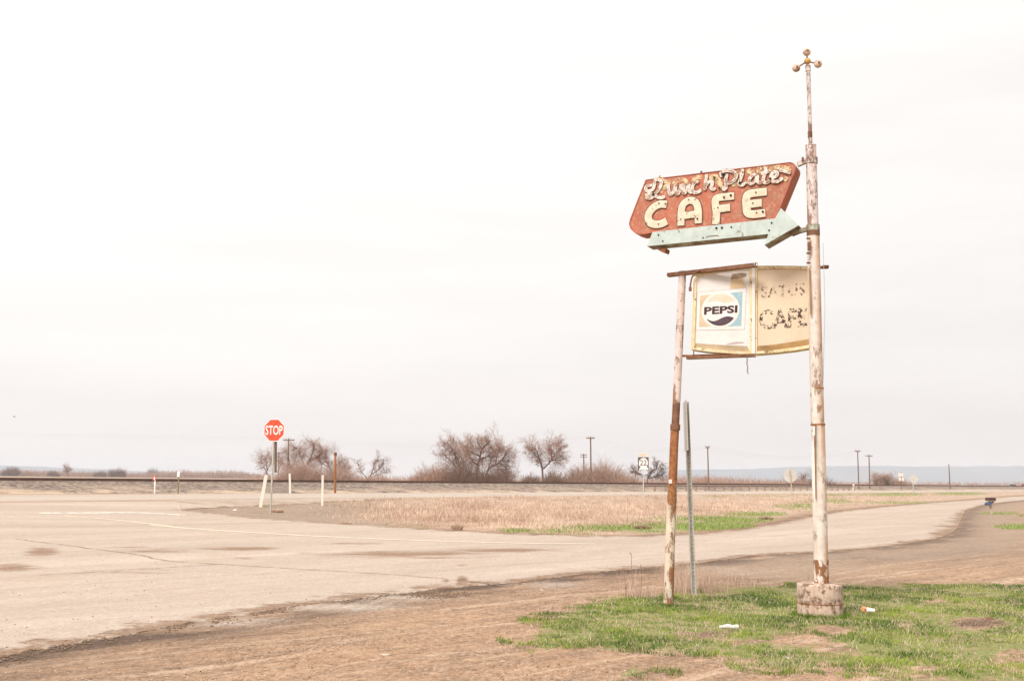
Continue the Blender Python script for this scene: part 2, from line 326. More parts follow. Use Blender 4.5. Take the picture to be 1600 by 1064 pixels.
# ------------------------------------------------------------------ object helpers
def tag(o, label=None, cat=None, group=None, kind=None):
    if label: o['label'] = label
    if cat: o['category'] = cat
    if group: o['group'] = group
    if kind: o['kind'] = kind
    return o
def thing(name, loc, label, cat, group=None):
    o = bpy.data.objects.new(name, None); o.empty_display_size = .1; C.objects.link(o)
    o.location = loc; return tag(o, label, cat, group)
class MB:
    def __init__(s): s.v = []; s.f = []; s.sm = []
    def add(s, vs, fs, smooth=False):
        b = len(s.v); s.v += [tuple(v) for v in vs]; s.f += [tuple(i + b for i in f) for f in fs]; s.sm += [smooth] * len(fs); return s
    def hexa(s, p):            # 8 corners: bottom loop 0-3, top loop 4-7
        return s.add(p, [(3, 2, 1, 0), (4, 5, 6, 7), (0, 1, 5, 4), (1, 2, 6, 5), (2, 3, 7, 6), (3, 0, 4, 7)])
    def box(s, c, size, rz=0, rx=0):
        m = Matrix.Rotation(rz, 3, 'Z') @ Matrix.Rotation(rx, 3, 'X'); c = Vector(c); x, y, z = (a / 2 for a in size)
        return s.hexa([c + m @ Vector(q) for q in ((-x, -y, -z), (x, -y, -z), (x, y, -z), (-x, y, -z), (-x, -y, z), (x, -y, z), (x, y, z), (-x, y, z))])
    def tube(s, pts, rad, n=12, caps=True, smooth=True):
        pts = [Vector(p) for p in pts]
        if not isinstance(rad, (list, tuple)): rad = [rad] * len(pts)
        vs = []; a = None
        for i, p in enumerate(pts):
            if i < len(pts) - 1: t = pts[i + 1] - p
            if 0 < i < len(pts) - 1: t = (pts[i + 1] - p).normalized() + (p - pts[i - 1]).normalized()
            if i == len(pts) - 1: t = p - pts[i - 1]
            if t.length < 1e-9: t = Vector((0, 0, 1))
            t = t.normalized()
            if a is None: a = t.cross(Vector((0.01, 1, 0.02)) if abs(t.y) < .9 else Vector((1, 0, 0))).normalized()
            a = (a - t * a.dot(t)).normalized(); b = t.cross(a)
            for j in range(n):
                q = 2 * math.pi * j / n; vs.append(p + (a * math.cos(q) + b * math.sin(q)) * rad[i])
        fs = [(i * n + j, i * n + (j + 1) % n, (i + 1) * n + (j + 1) % n, (i + 1) * n + j) for i in range(len(pts) - 1) for j in range(n)]
        s.add(vs, fs, smooth)
        if caps:
            s.add(vs[:n], [tuple(reversed(range(n)))]); s.add(vs[-n:], [tuple(range(n))])
        return s
    def ball(s, c, r, n=16, m=10, sq=(1, 1, 1)):
        c = Vector(c); vs = []
        for i in range(m + 1):
            th = math.pi * i / m
            for j in range(n):
                ph = 2 * math.pi * j / n
                vs.append(c + Vector((math.sin(th) * math.cos(ph) * sq[0], math.sin(th) * math.sin(ph) * sq[1], math.cos(th) * sq[2])) * r)
        return s.add(vs, [(i * n + j, (i + 1) * n + j, (i + 1) * n + (j + 1) % n, i * n + (j + 1) % n) for i in range(m) for j in range(n)], True)
    def prism(s, front, back, side=True):
        n = len(front); s.add(list(front) + list(back), [tuple(range(n)), tuple(reversed(range(n, 2 * n)))] + ([(i, i + n, (i + 1) % n + n, (i + 1) % n) for i in range(n)] if side else []))
        return s
    def build(s, name, mat, parent=None, local=False):
        me = bpy.data.meshes.new(name); o0 = Vector(parent.location) if (parent and not local) else Vector((0, 0, 0))
        if parent and not local and parent.parent: o0 = o0 + Vector(parent.parent.location)
        me.from_pydata([tuple(Vector(v) - o0) for v in s.v], [], s.f); me.polygons.foreach_set('use_smooth', s.sm)
        me.materials.append(mat); me.update()
        o = bpy.data.objects.new(name, me); C.objects.link(o)
        if parent: o.parent = parent
        return o
def copy_thing(o, loc, rz=0, label=None, scale=None):
    c = o.copy(); C.objects.link(c); c.location = loc; c.rotation_euler = (0, 0, rz)
    if scale: c.scale = (scale,) * 3 if isinstance(scale, (int, float)) else scale
    if label: c['label'] = label
    for ch in list(o.children):
        d = ch.copy(); C.objects.link(d); d.parent = c
        for g in list(ch.children):
            e = g.copy(); C.objects.link(e); e.parent = d
    return c
def np_mesh(name, V, F, mat, attrs=None, smooth=False, parent=None):
    me = bpy.data.meshes.new(name); V = np.asarray(V, np.float32); F = np.asarray(F, np.int32); k = F.shape[1]
    me.vertices.add(len(V)); me.vertices.foreach_set('co', V.ravel())
    me.loops.add(F.size); me.loops.foreach_set('vertex_index', F.ravel())
    me.polygons.add(len(F)); me.polygons.foreach_set('loop_start', np.arange(0, F.size, k, dtype=np.int32))
    me.polygons.foreach_set('loop_total', np.full(len(F), k, np.int32))
    me.polygons.foreach_set('use_smooth', np.full(len(F), smooth)); me.materials.append(mat); me.update(calc_edges=True)
    for a, d in (attrs or {}).items():
        at_ = me.attributes.new(a, 'FLOAT', 'POINT'); at_.data.foreach_set('value', np.asarray(d, np.float32))
    o = bpy.data.objects.new(name, me); C.objects.link(o)
    if parent: o.parent = parent
    return o
def catmull(p, k=6):
    p = [Vector(q) for q in p]; q = [p[0] * 2 - p[1]] + p + [p[-1] * 2 - p[-2]]; o = []
    for i in range(1, len(q) - 2):
        for j in range(k):
            t = j / k; a, b, c, d = q[i - 1:i + 3]
            o.append(((b * 2) + (c - a) * t + (a * 2 - b * 5 + c * 4 - d) * t * t + (b * 3 - a - c * 3 + d) * t ** 3) / 2)
    return o + [p[-1]]
def text_mesh(txt, offset=0.0):
    cu = bpy.data.curves.new('t', 'FONT'); cu.body = txt; cu.size = 1; cu.offset = offset; cu.resolution_u = 3
    o = bpy.data.objects.new('t', cu); C.objects.link(o)
    dg = bpy.context.evaluated_depsgraph_get(); me = o.evaluated_get(dg).to_mesh()
    vs = [v.co.copy() for v in me.vertices]; fs = [tuple(p.vertices) for p in me.polygons]
    o.evaluated_get(dg).to_mesh_clear(); bpy.data.objects.remove(o); bpy.data.curves.remove(cu)
    x0 = min(v.x for v in vs); x1 = max(v.x for v in vs); y0 = min(v.y for v in vs); y1 = max(v.y for v in vs)
    return [((v.x - x0) / (x1 - x0), (v.y - y0) / (y1 - y0)) for v in vs], fs

# ------------------------------------------------------------------ road outlines measured on the photograph
NEAR = [(-1300, 1240), (-900, 1165), (-500, 1095), (0, 1021), (120, 1000), (200, 988), (300, 969), (400, 955), (470, 943), (560, 933), (640, 924), (690, 917), (770, 911), (800, 909), (850, 903), (900, 897), (960, 890), (1040, 884), (1100, 878), (1170, 868), (1300, 861), (1360, 856), (1420, 849), (1470, 840), (1494, 829), (1502, 812), (1508, 799), (1530, 790), (1560, 785.5), (1600, 781.5), (1700, 776), (1900, 771)]
FAR = [(280, 796), (350, 805), (430, 812), (520, 818), (600, 823), (700, 830), (800, 835), (900, 838), (1000, 838), (1080, 835), (1150, 829), (1200, 821), (1250, 811), (1290, 803), (1330, 797), (1390, 791), (1450, 786), (1500, 782.5), (1560, 777.5), (1600, 774.5), (1700, 770), (1900, 766.5)]
HN, HF = 59.0, 82.5
def pl(pts, x):
    a = np.array(pts); return float(np.interp(x, a[:, 0], a[:, 1]))
def hwy_pt(px, u):             # where picture column px crosses the line Y = u + K X
    t = (px - 800) / FPX; return u / (1 - K * t)
cols = list(np.arange(-1300, 1901, 6.0)); nr = 56
V = []; SD = []; near_pts = []; far_pts = []
for i, x in enumerate(cols):
    n = gnd(x, pl(NEAR, x))
    jit = .25 * mnoise.noise(Vector((x * .03, 0, 0))) + .18 * mnoise.noise(Vector((x * .13, 5, 0)))
    f = gnd(x, pl(FAR, x)) if x >= 280 else col_at(x, hwy_pt(x, HN))
    if 270 < x < 300: pass
    near_pts.append(n); far_pts.append(f)
    d = (n - f).normalized(); n2 = n + d * (.15 + jit * .4); f2 = f - d * (.2 + jit * .6 if x >= 280 else -.0)
    for j in range(nr):
        if j == 0: V.append((n2.x + d.x * .1, n2.y + d.y * .1, float(terr(n2.x, n2.y)) - .05)); continue
        if j == nr - 1: V.append((f2.x - d.x * .1, f2.y - d.y * .1, float(terr(f2.x, f2.y)) - .05)); continue
        a = (j - 1) / (nr - 3); a = a ** 1.4
        X = n2.x + (f2.x - n2.x) * a; Y = n2.y + (f2.y - n2.y) * a
        V.append((X, Y, float(terr(X, Y)) + .012))
NP_ = np.array([(p.x, p.y) for p in near_pts]); FP_ = np.array([(p.x, p.y) for p in far_pts])
def dist_poly(P, Q):
    out = np.full(len(P), 1e9)
    for a, b in zip(Q[:-1], Q[1:]):
        d = b - a; L2 = (d * d).sum() + 1e-9
        t = np.clip(((P - a) @ d) / L2, 0, 1); out = np.minimum(out, ((P - a - t[:, None] * d) ** 2).sum(1))
    return np.sqrt(out)
V = np.array(V); XY = V[:, :2]
isl = FP_[[i for i, x in enumerate(cols) if x >= 280]]
sdv = np.minimum(dist_poly(XY, NP_[::2]), dist_poly(XY, isl) * .8)
def blob_mud(XY, blobs):
    m = np.zeros(len(XY))
    for px, py, w_, h_, s_ in blobs:       # ellipse measured in the photo, laid on the ground
        c = gnd(px, py); a = gnd(px + w_, py); b = gnd(px, py - h_)
        ex = np.array([a.x - c.x, a.y - c.y]); ey = np.array([b.x - c.x, b.y - c.y])
        M2 = np.linalg.inv(np.array([ex, ey]).T); q = (XY - np.array([c.x, c.y])) @ M2.T
        m = np.maximum(m, s_ * np.exp(-(q ** 2).sum(1) * 1.1))
    return m
mudr = blob_mud(XY, [(640, 866, 130, 4.5, 1.05), (790, 860, 90, 3, 1.2), (380, 858, 60, 3, 1.3), (250, 862, 60, 3, .8), (700, 872, 60, 2, .8), (240, 895, 90, 5, .45), (560, 850, 60, 2, .5), (20, 888, 45, 6, 1.1), (65, 863, 28, 6, 1.1), (385, 872, 30, 2, .5), (200, 857, 50, 4, .5), (480, 864, 30, 3, .5),
                     (300, 797, 40, 3, .6), (400, 790, 80, 3, .5), (722, 908, 9, 7, 1.6), (697, 908, 8, 3, 1.2), (722, 884, 10, 3, .6), (1500, 835, 35, 14, 1.0), (1440, 850, 60, 6, .7), (1510, 812, 18, 8, .8), (330, 775, 60, 2, .4), (120, 835, 60, 3, .35)])
F = [(i * nr + j, (i + 1) * nr + j, (i + 1) * nr + j + 1, i * nr + j + 1) for i in range(len(cols) - 1) for j in range(nr - 1)]
road = np_mesh('side_road', V, F, M['road'], {'sd': sdv, 'mud': mudr, 'rag': np.clip(blob_mud(XY, [(1500, 822, 60, 22, 1.), (1420, 850, 60, 6, .5)]), 0, 1)}); tag(road, kind='structure')
AP = [(276, 797), (300, 795.5), (340, 793.2), (400, 790.8), (480, 787), (540, 783.5), (600, 780.8), (640, 779.2)]
V = []; acols = np.arange(276, 634, 4.0); na = 12
for x in acols:
    n_ = gnd(x, pl(AP, x)); f_ = col_at(x, hwy_pt(x, HN + .3))
    for j in range(na):
        a = (max(j, 1) - 1) / (na - 2); X_ = n_.x + (f_.x - n_.x) * a; Y_ = n_.y + (f_.y - n_.y) * a; V.append((X_, Y_ - (.1 if j == 0 else 0), float(terr(X_, Y_)) + (.0125 if j else -.05)))
F = [(i * na + j, (i + 1) * na + j, (i + 1) * na + j + 1, i * na + j + 1) for i in range(len(acols) - 1) for j in range(na - 1)]
V = np.array(V); APW = np.array([(gnd(x, pl(AP, x)).x, gnd(x, pl(AP, x)).y) for x in acols]); tag(np_mesh('junction_apron', V, F, M['road'], {'sd': dist_poly(V[:, :2], APW), 'mud': np.full(len(V), .28), 'rag': np.zeros(len(V))}), kind='structure')
# highway strip
hx = np.concatenate([np.arange(-200, -60, 10), np.arange(-60, 140, 1.0), np.arange(140, 2600, 40)])
V = []; 
for x in hx:
    for j in range(9):
        u = HN + .02 + (HF - HN) * j / 8; Y = u + K * x; V.append((x, Y, float(terr(x, Y)) + (.016 if 0 < j < 8 else -.03)))
F = [(i * 9 + j, (i + 1) * 9 + j, (i + 1) * 9 + j + 1, i * 9 + j + 1) for i in range(len(hx) - 1) for j in range(8)]
V = np.array(V); tag(np_mesh('highway', V, F, M['hwy'], {'mud': np.zeros(len(V))}), kind='structure')
def hwy_stripe(u, wd, x0, x1):
    V = []; xs = np.arange(x0, x1, 1.)
    for x in xs:
        for uu in (u, u + wd): V.append((x, uu + K * x, float(terr(x, uu + K * x)) + .021))
    F = [(i * 2, i * 2 + 2, i * 2 + 3, i * 2 + 1) for i in range(len(xs) - 1)]
    tag(np_mesh('highway_marking', V, F, M['line_w']), kind='structure')
hwy_stripe(61.5, .22, -12, 100); hwy_stripe(80, .22, -30, 100); hwy_stripe(70.6, .25, -25, 100)

# ------------------------------------------------------------------ the ground, one sheet to the horizon
def axis(near, far, fine, g=1.09):
    a = list(np.arange(near[0], near[1] + 1e-6, fine)); s = fine
    while a[-1] < far[1]: s *= g; a.append(a[-1] + s)
    s = fine; b = []; c = near[0]
    while c > far[0]: s *= g; c -= s; b.append(c)
    return np.array(b[::-1] + a)
ux = axis((-14, 34), (-24000, 24000), .2, 1.085)
ux = np.unique(np.concatenate([ux[(ux < 33) | (ux > 115)], np.arange(33, 116, .75), PU[1:-1]]))
xx = axis((-8, 10), (-11000, 11000), .2, 1.06)
U, X = np.meshgrid(ux, xx, indexing='ij'); Y = U + K * X
Z = terr(X, Y); XYg = np.stack([X.ravel(), Y.ravel()], 1)
nearm = (np.abs(X) < 90) & (Y > -20) & (Y < 170)
dn = np.full(X.size, 99.); idx = np.where(nearm.ravel())[0]
dn[idx] = dist_poly(XYg[idx], NP_[::3])
def in_poly(P, Q):
    ins = np.zeros(len(P), bool)
    for i in range(len(Q)):
        a, b = Q[i], Q[i - 1]; c = ((a[1] > P[:, 1]) != (b[1] > P[:, 1]))
        with np.errstate(divide='ignore', invalid='ignore'):
            c &= P[:, 0] < (b[0] - a[0]) * (P[:, 1] - a[1]) / (b[1] - a[1] + 1e-12) + a[0]
        ins ^= c
    return ins
inroad = np.zeros(X.size, bool); inroad[idx] = in_poly(XYg[idx], np.concatenate([NP_[::2], FP_[::-1][::2]]))
df = np.full(X.size, 99.); df[idx] = dist_poly(XYg[idx], FP_[::3])
relief = np.zeros(X.size)
for i in np.where((~inroad) & (np.abs(XYg[:, 0]) < 16) & (XYg[:, 1] > 4) & (XYg[:, 1] < 32))[0]:
    x, y = XYg[i]; a = (x - y * .9); b = (x + y)
    relief[i] = .022 * mnoise.noise(Vector((x * .8, y * .8, 0))) + .013 * mnoise.noise(Vector((x * 2.7, y * 2.7, 3))) + .014 * mnoise.noise(Vector((a * 1.6, b * .15, 7)))
edge = sstep(.15, .8, np.minimum(dn, df)); relief *= edge
# the ground keeps a little below the road sheet
zz = Z.ravel() + relief - np.where(inroad, .008, 0)
GRASSP = [(822, 1000), (838, 972), (880, 950), (950, 936), (1030, 932), (1100, 921), (1180, 915), (1250, 912), (1400, 912), (1600, 914), (1900, 918), (1900, 1090), (1600, 1070), (1500, 1075), (1380, 1066), (1330, 1042), (1220, 1035), (1100, 1022), (1000, 1014), (900, 1012), (850, 1010)]
GP = np.array([(gnd(*p).x, gnd(*p).y) for p in GRASSP])
def grass_density(P):
    s = dist_poly(P, np.concatenate([GP, GP[:1]])); ins = in_poly(P, GP); v = np.where(ins, s, -s)
    g = sstep(-.35, .55, v)
    # scruffy bare spots seen in the photo
    return g * (1 - .95 * np.clip(blob_mud(P, BARE), 0, 1)) + .75 * blob_mud(P, EXTRA)
BARE = [(1090, 993), *[(x, y, w_, h_, s_) for x, y, w_, h_, s_ in []]]
BARE = [(1090, 992, 55, 6, 1.), (1160, 1004, 50, 8, .8), (1300, 985, 60, 9, 1.), (1250, 1000, 60, 14, 1.), (1465, 938, 30, 6, .9), (1530, 972, 55, 9, 1.1), (1590, 1030, 50, 20, 1.), (1300, 1015, 60, 14, .8), (960, 990, 40, 4, .8), (1440, 1048, 60, 12, .8), (1250, 1048, 50, 8, .9), (1405, 975, 40, 8, .6), (1220, 972, 40, 5, .5), (1340, 938, 25, 4, .4)]
EXTRA = [(990, 1052, 45, 8, 1.), (940, 1036, 18, 6, .8), (1230, 1035, 60, 12, .8), (850, 1005, 25, 10, .6), (800, 1000, 25, 8, .35), (1180, 1020, 60, 8, .6)]
green = np.zeros(X.size); gi = np.where((np.abs(XYg[:, 0]) < 14) & (XYg[:, 1] > 5) & (XYg[:, 1] < 22))[0]
green[gi] = grass_density(XYg[gi])
def island_green(P):
    return np.clip(blob_mud(P, [(810, 829, 30, 3, .9), (870, 830, 30, 3, .6), (960, 825, 110, 5.5, 1.), (1060, 822, 90, 6.5, 1.), (1090, 812, 120, 6, .9), (1180, 803, 60, 4, .7), (1020, 830, 60, 4, .7), (1130, 822, 60, 5, .7), (1250, 790, 50, 6, .6), (1300, 783, 50, 6, .7),
        (1120, 775, 40, 1.5, .8), (1200, 774.5, 50, 1.5, .8), (1300, 773, 60, 2, .8), (1400, 772, 70, 2.5, .8), (1500, 771, 60, 2.5, .8), (1400, 785, 80, 3, .5), (985, 776, 20, 1.2, .5),
        (1560, 802, 30, 2, 1.1), (1640, 806, 50, 2, 1.), (1590, 823, 35, 4, 1.), (1670, 832, 60, 6, 1.)]), 0, 1)
gi = np.where((XYg[:, 1] > 18) & (XYg[:, 1] < 260) & (np.abs(XYg[:, 0]) < 130))[0]
green[gi] = np.maximum(green[gi], island_green(XYg[gi]))
u_ = U.ravel(); x_ = X.ravel(); y_ = Y.ravel()
FPX_ = FP_[[i for i, x in enumerate(cols) if x >= 280]]
side_ = np.zeros(X.size); # beyond the far road edge, before the highway: the island
islpoly = np.concatenate([FPX_, np.array([(s, HN + K * s) for s in np.arange(140, -14, -4.)])])
island = np.zeros(X.size, bool); island[idx] = in_poly(XYg[idx], islpoly)
pxcol = 800 + FPX * x_ / np.maximum(y_, 1)
dry = np.where(island, sstep(520, 760, pxcol) * sstep(.3, 2.2, df), 0)
dry = np.maximum(dry, ((u_ > 83) & (u_ < 88)) * .5)
gravel = np.where(island, 1 - sstep(520, 760, pxcol), 0) * .8
gravel = np.maximum(gravel, np.where((~inroad) & (u_ < 40), .65 * np.exp(-((dn - 1.6) / 1.6) ** 2) * sstep(1000, 1250, pxcol), 0))
field = sstep(104, 112, u_)
pale = blob_mud(XYg, [(360, 972, 70, 5, 1.), (520, 948, 90, 5, 1.1), (620, 935, 60, 4, 1.), (860, 914, 60, 5, .6), (1130, 890, 60, 6, .4)])
mud = np.where(inroad, 0, np.exp(-(dn / np.where(x_ < 3, 1.0, .8)) ** 2)) * 1.4
mud = np.maximum(mud, blob_mud(XYg, [(150, 1006, 190, 9, 1.), (330, 980, 120, 7, .9), (690, 930, 70, 7, .9), (1320, 872, 110, 7, .9), (1500, 862, 110, 12, .5), (1130, 882, 70, 7, .6), (960, 900, 60, 6, .6), (1160, 905, 60, 3, .6), (1530, 974, 40, 5, .9), (1100, 992, 50, 4, .8)])) * (1 - .85 * np.clip(pale, 0, 1))
mud = np.maximum(mud, np.where(island, .8 * np.exp(-(df / .8) ** 2), 0))
nu, nx = U.shape
ii = np.arange(nu * nx).reshape(nu, nx)
F = np.stack([ii[:-1, :-1], ii[:-1, 1:], ii[1:, 1:], ii[1:, :-1]], -1).reshape(-1, 4)
g = np_mesh('ground', np.stack([x_, y_, zz], 1), F[:, ::-1] if False else F, M['ground'], dict(mud=np.clip(mud, 0, 1.4), pale=np.clip(pale, 0, 1), gravel=gravel, dry=dry, green=green, field=field), True)
tag(g, kind='structure')

def strip_from_px(name, pts, wpx, mat, lift=.006, spx=None, group=None):
    pts2 = catmull([Vector((p[0], p[1], 0)) for p in pts], 14); V = []
    for i, p in enumerate(pts2):
        c = gnd(p.x, p.y); q = gnd(pts2[min(i + 1, len(pts2) - 1)].x, pts2[min(i + 1, len(pts2) - 1)].y); r_ = gnd(pts2[max(i - 1, 0)].x, pts2[max(i - 1, 0)].y)
        t = (q - r_); t.z = 0; t.normalize(); s = Vector((-t.y, t.x, 0)) * wpx / 2; c = c + Vector((-t.y, t.x, 0)) * ((.09 * mnoise.noise(Vector((i * .21, 3, 0))) + .03 * mnoise.noise(Vector((i * .9, 9, 0)))) if 'crack' in name else 0)
        w2 = 1 + .35 * mnoise.noise(Vector((i * .37, wpx, 0)))
        for a in (c - s * w2, c + s * w2): V.append((a.x, a.y, float(terr(a.x, a.y)) + .012 + lift))
    F = [(i * 2, i * 2 + 2, i * 2 + 3, i * 2 + 1) for i in range(len(pts2) - 1)]
    return tag(np_mesh(name, V, F, mat), kind='structure')
strip_from_px('road_marking', [(62, 802), (140, 801.8), (215, 801.5), (290, 805)], .24, M['line_w'])
strip_from_px('road_marking', [(235, 821), (320, 828), (440, 835.5), (560, 841.5), (700, 846.5), (820, 849.5), (930, 850.5)], .16, M['line_y'])
strip_from_px('road_marking', [(100, 806.5), (180, 813), (270, 823)], .12, M['line_y'])
strip_from_px('road_marking', [(930, 850.5), (1060, 848), (1200, 839), (1300, 825), (1380, 808), (1430, 795), (1500, 786), (1580, 779)], .1, M['line_y2'])
strip_from_px('road_crack', [(25, 843), (80, 850), (150, 859), (210, 867), (270, 878), (350, 883), (480, 891), (620, 899.5), (720, 908), (800, 918)], .032, M['crack'], .009)
strip_from_px('road_crack', [(60, 900), (180, 893), (260, 888), (350, 882)], .03, M['crack'], .0105)

# ------------------------------------------------------------------ far hills
def hills(name, prof, Y0, depth, label=None):
    V = []; n = len(prof)
    xs = np.linspace(prof[0][0], prof[-1][0], 150)
    for x in xs:
        y = pl(prof, x) + .8 * mnoise.noise(Vector((x * .02, Y0, 0))) + .35 * mnoise.noise(Vector((x * .09, Y0, 0)))
        for dd, hh in ((0, 0), (.18, .35), (.4, .7), (.7, .93), (1, 1), (1.5, .6)):
            Y = Y0 + depth * dd; p = at(x, y, Y0 + depth); b = col_at(x, Y)
            V.append((b.x, Y, -2 + (p.z + 2) * hh * (1 + .05 * mnoise.noise(Vector((x * .05, dd * 7, 1))))))
    F = [(i * 6 + j, (i + 1) * 6 + j, (i + 1) * 6 + j + 1, i * 6 + j + 1) for i in range(149) for j in range(5)]
    tag(np_mesh(name, V, F, M['hills'], smooth=True), kind='structure')
hills('hills', [(900, 752), (1000, 742), (1060, 734), (1120, 733), (1180, 732.5), (1240, 729), (1300, 728), (1380, 727.5), (1450, 729), (1520, 728), (1600, 728), (1750, 727), (2000, 731), (2300, 738)], 5600, 900)
hills('hills', [(-500, 733), (-200, 729), (0, 727), (40, 728), (100, 731), (170, 733), (260, 738), (360, 743)], 5600, 900)

# ------------------------------------------------------------------ railway
def along(u, x0, x1, step): return [(x, u + K * x) for x in np.arange(x0, x1 + .01, step)]
V = []; low = []; bx_ = np.concatenate([np.arange(-160, 160, 1.5), np.arange(160, 900, 20)])
prof = [(84.3, -.05, 1), (86, .06, .9), (88, .07, .55), (90.5, .05, .25), (92.8, .09, 0), (94, .10, 0), (100, .10, 0), (102.2, .07, 0), (106, .03, 0)]
for x in bx_:
    for u, dz, lw in prof:
        Y = u + K * x; j = .06 * mnoise.noise(Vector((x * .4, u, 0))) * (1 if u < 92 else .25)
        V.append((x, Y, float(terr(x, Y)) + dz + j + .03)); low.append(lw)
m_ = len(prof)
F = [(i * m_ + j, (i + 1) * m_ + j, (i + 1) * m_ + j + 1, i * m_ + j + 1) for i in range(len(bx_) - 1) for j in range(m_ - 1)]
tag(np_mesh('ballast', V, F, M['ballast'], {'low': low}), kind='structure')
tr = thing('railway_track', (0, 97, 1.25), 'single railway track with dark steel rails on the gravel embankment beyond the highway', 'railway track')
zb = 1.12 + .13
for u in (95.8, 98.2):
    b = MB(); xs = list(np.arange(-160, 900, 12.))
    for sx, pr in enumerate([((-.07, 0), (.07, 0), (.07, .02), (.012, .03), (.012, .12), (.036, .125), (.036, .165), (-.036, .165), (-.036, .125), (-.012, .12), (-.012, .03), (-.07, .02))]):
        n = len(pr); vs = []
        for x in xs:
            for (a, h) in pr: vs.append((x - a * .8, u + K * x + a * .6, zb + h))
        b.add(vs, [(i * n + j, (i + 1) * n + j, (i + 1) * n + (j + 1) % n, i * n + (j + 1) % n) for i in range(len(xs) - 1) for j in range(n)])
    b.build('rail', M['rail'], tr)
b = MB(); ang = math.atan2(K, 1)
for i in range(560):
    x = -150 + i * .62; b.box((x, 97 + K * x, zb - .055), (.24, 2.6, .14), ang)
tag(b.build('sleeper', M['sleeper'], tr), kind='stuff')

# guard rail beside the highway
gr = thing('guardrail', col_at(1180, hwy_pt(1180, 84.5)), 'long low guardrail on many short posts along the far side of the highway', 'guardrail')
u = 84.2; x0 = col_at(1006, hwy_pt(1006, u)).x; x1 = col_at(1335, hwy_pt(1335, u)).x
b = MB(); vs = []; xs = np.linspace(x0, x1, 30); pr = [(0, .06), (.03, .08), (.03, .12), (0, .14), (.03, .16), (.03, .20), (0, .22), (-.02, .22), (-.02, .06)]
dx_, dy_ = .8, -.6
for x in xs:
    z = float(terr(x, u + K * x)) + .42
    for a, h in pr: vs.append((x + a * dx_, u + K * x + a * dy_, z + h))
n = len(pr); b.add(vs, [(i * n + j, (i + 1) * n + j, (i + 1) * n + (j + 1) % n, i * n + (j + 1) % n) for i in range(len(xs) - 1) for j in range(n)])
b.build('beam', M['wood_g'], gr)
n = int((x1 - x0) / (2.05 * .595))
for i in range(n + 1):
    x = x0 + (x1 - x0) * i / n; Y = u + .25 + K * x; b = MB(); b.box((x, Y, float(terr(x, Y)) + .30), (.09, .16, .62), ang); b.build('post', M['wood_g'], gr)

# ------------------------------------------------------------------ main sign pole
def pcol(px, py, Y): return at(px, py, Y)
PY = 13.1
root = thing('sign_pole', gnd(1281, 955), 'tall peeling white steel sign pole standing in a round concrete footing', 'pole')
def pole_seg(name, pts, wpx, mat, Y=PY, n=20, parent=root, Y2=None):
    b = MB(); P = []; Rr = []
    for i, (x, y) in enumerate(pts):
        yy = Y if Y2 is None else Y + (Y2 - Y) * i / (len(pts) - 1)
        P.append(at(x, y, yy)); Rr.append(wpx[i] * yy / FPX / 2 if isinstance(wpx, (list, tuple)) else wpx * yy / FPX / 2)
    b.tube(P, Rr, n); return b.build(name, mat, parent)
pole_seg('lower_shaft', [(1283.5, 912), (1281, 800), (1278, 664), (1277.5, 663)], [21.5, 22, 21.5, 21.5], M['pole'])
M['rustpatch'] = worn('base_rust', (.30, .13, .055), None, .47, .52, 10, (1, 1, .5))
pole_seg('base_rust', [(1283.6, 911), (1283.2, 896), (1282.8, 874)], [22.3, 22.3, 22.6], M['rustpatch'])
pole_seg('middle_shaft', [(1277.5, 664.5), (1274, 520), (1270.5, 360)], [20.5, 20, 19.5], M['pole'])
pole_seg('joint_ring', [(1278, 664.5), (1277.9, 662)], 22.3, M['rust']); pole_seg('joint_ring', [(1276.6, 607.5), (1276.6, 605.8)], 20.9, M['rust'])
pole_seg('upper_shaft', [(1270.5, 362), (1268.5, 280), (1266.8, 227)], [17.5, 17, 16.5], M['pole_top'])
pole_seg('joint_ring', [(1270.8, 369), (1270.5, 357)], 20.5, M['rust_dark'])
b = MB(); b.tube([at(1266.8, 228.5, PY), at(1266.8, 227, PY), at(1266.7, 225, PY)], [.068, .062, .03], 18); b.build('shaft_cap', M['mast'], root)
m = pole_seg('mast', [(1266.5, 228), (1264.5, 160), (1262.5, 103)], [6.4, 6.4, 7.2], M['mast'], n=12)
pole_seg('mast_cap', [(1262.6, 112), (1262.3, 103)], 8.8, M['mast'], n=14)
pole_seg('mast_patch', [(1265.8, 215), (1265.5, 206)], 7.4, M['rust_dark'], n=14)
b = MB(); b.box(at(1264.5, 385, PY - .09), (.035, .03, .1)); b.build('junction_box', M['rust_dark'], root)
for yy in (373, 396, 411): b = MB(); b.box(at(1263.2, yy, PY - .085), (.04, .03, .022), .3, .2); b.build('conduit_clip', M['rust_dark'], root)
b = MB(); b.tube([at(1264.8, 420, PY - .075), at(1266.5, 470, PY - .09), at(1267, 492, PY - .08)], .012, 8); b.build('old_conduit', M['cab_brown'], root)
b = MB(); b.tube([at(1286, 380, PY), at(1289, 480, PY), at(1286, 600, PY)], .003, 5); b.build('loose_wire', M['galv'], root)
# vertical rusty weld seam low on the pole
b = MB(); b.tube([at(1272.5, 680, PY - .085), at(1275, 780, PY - .088)], .006, 6); b.build('weld_seam', M['rust'], root)

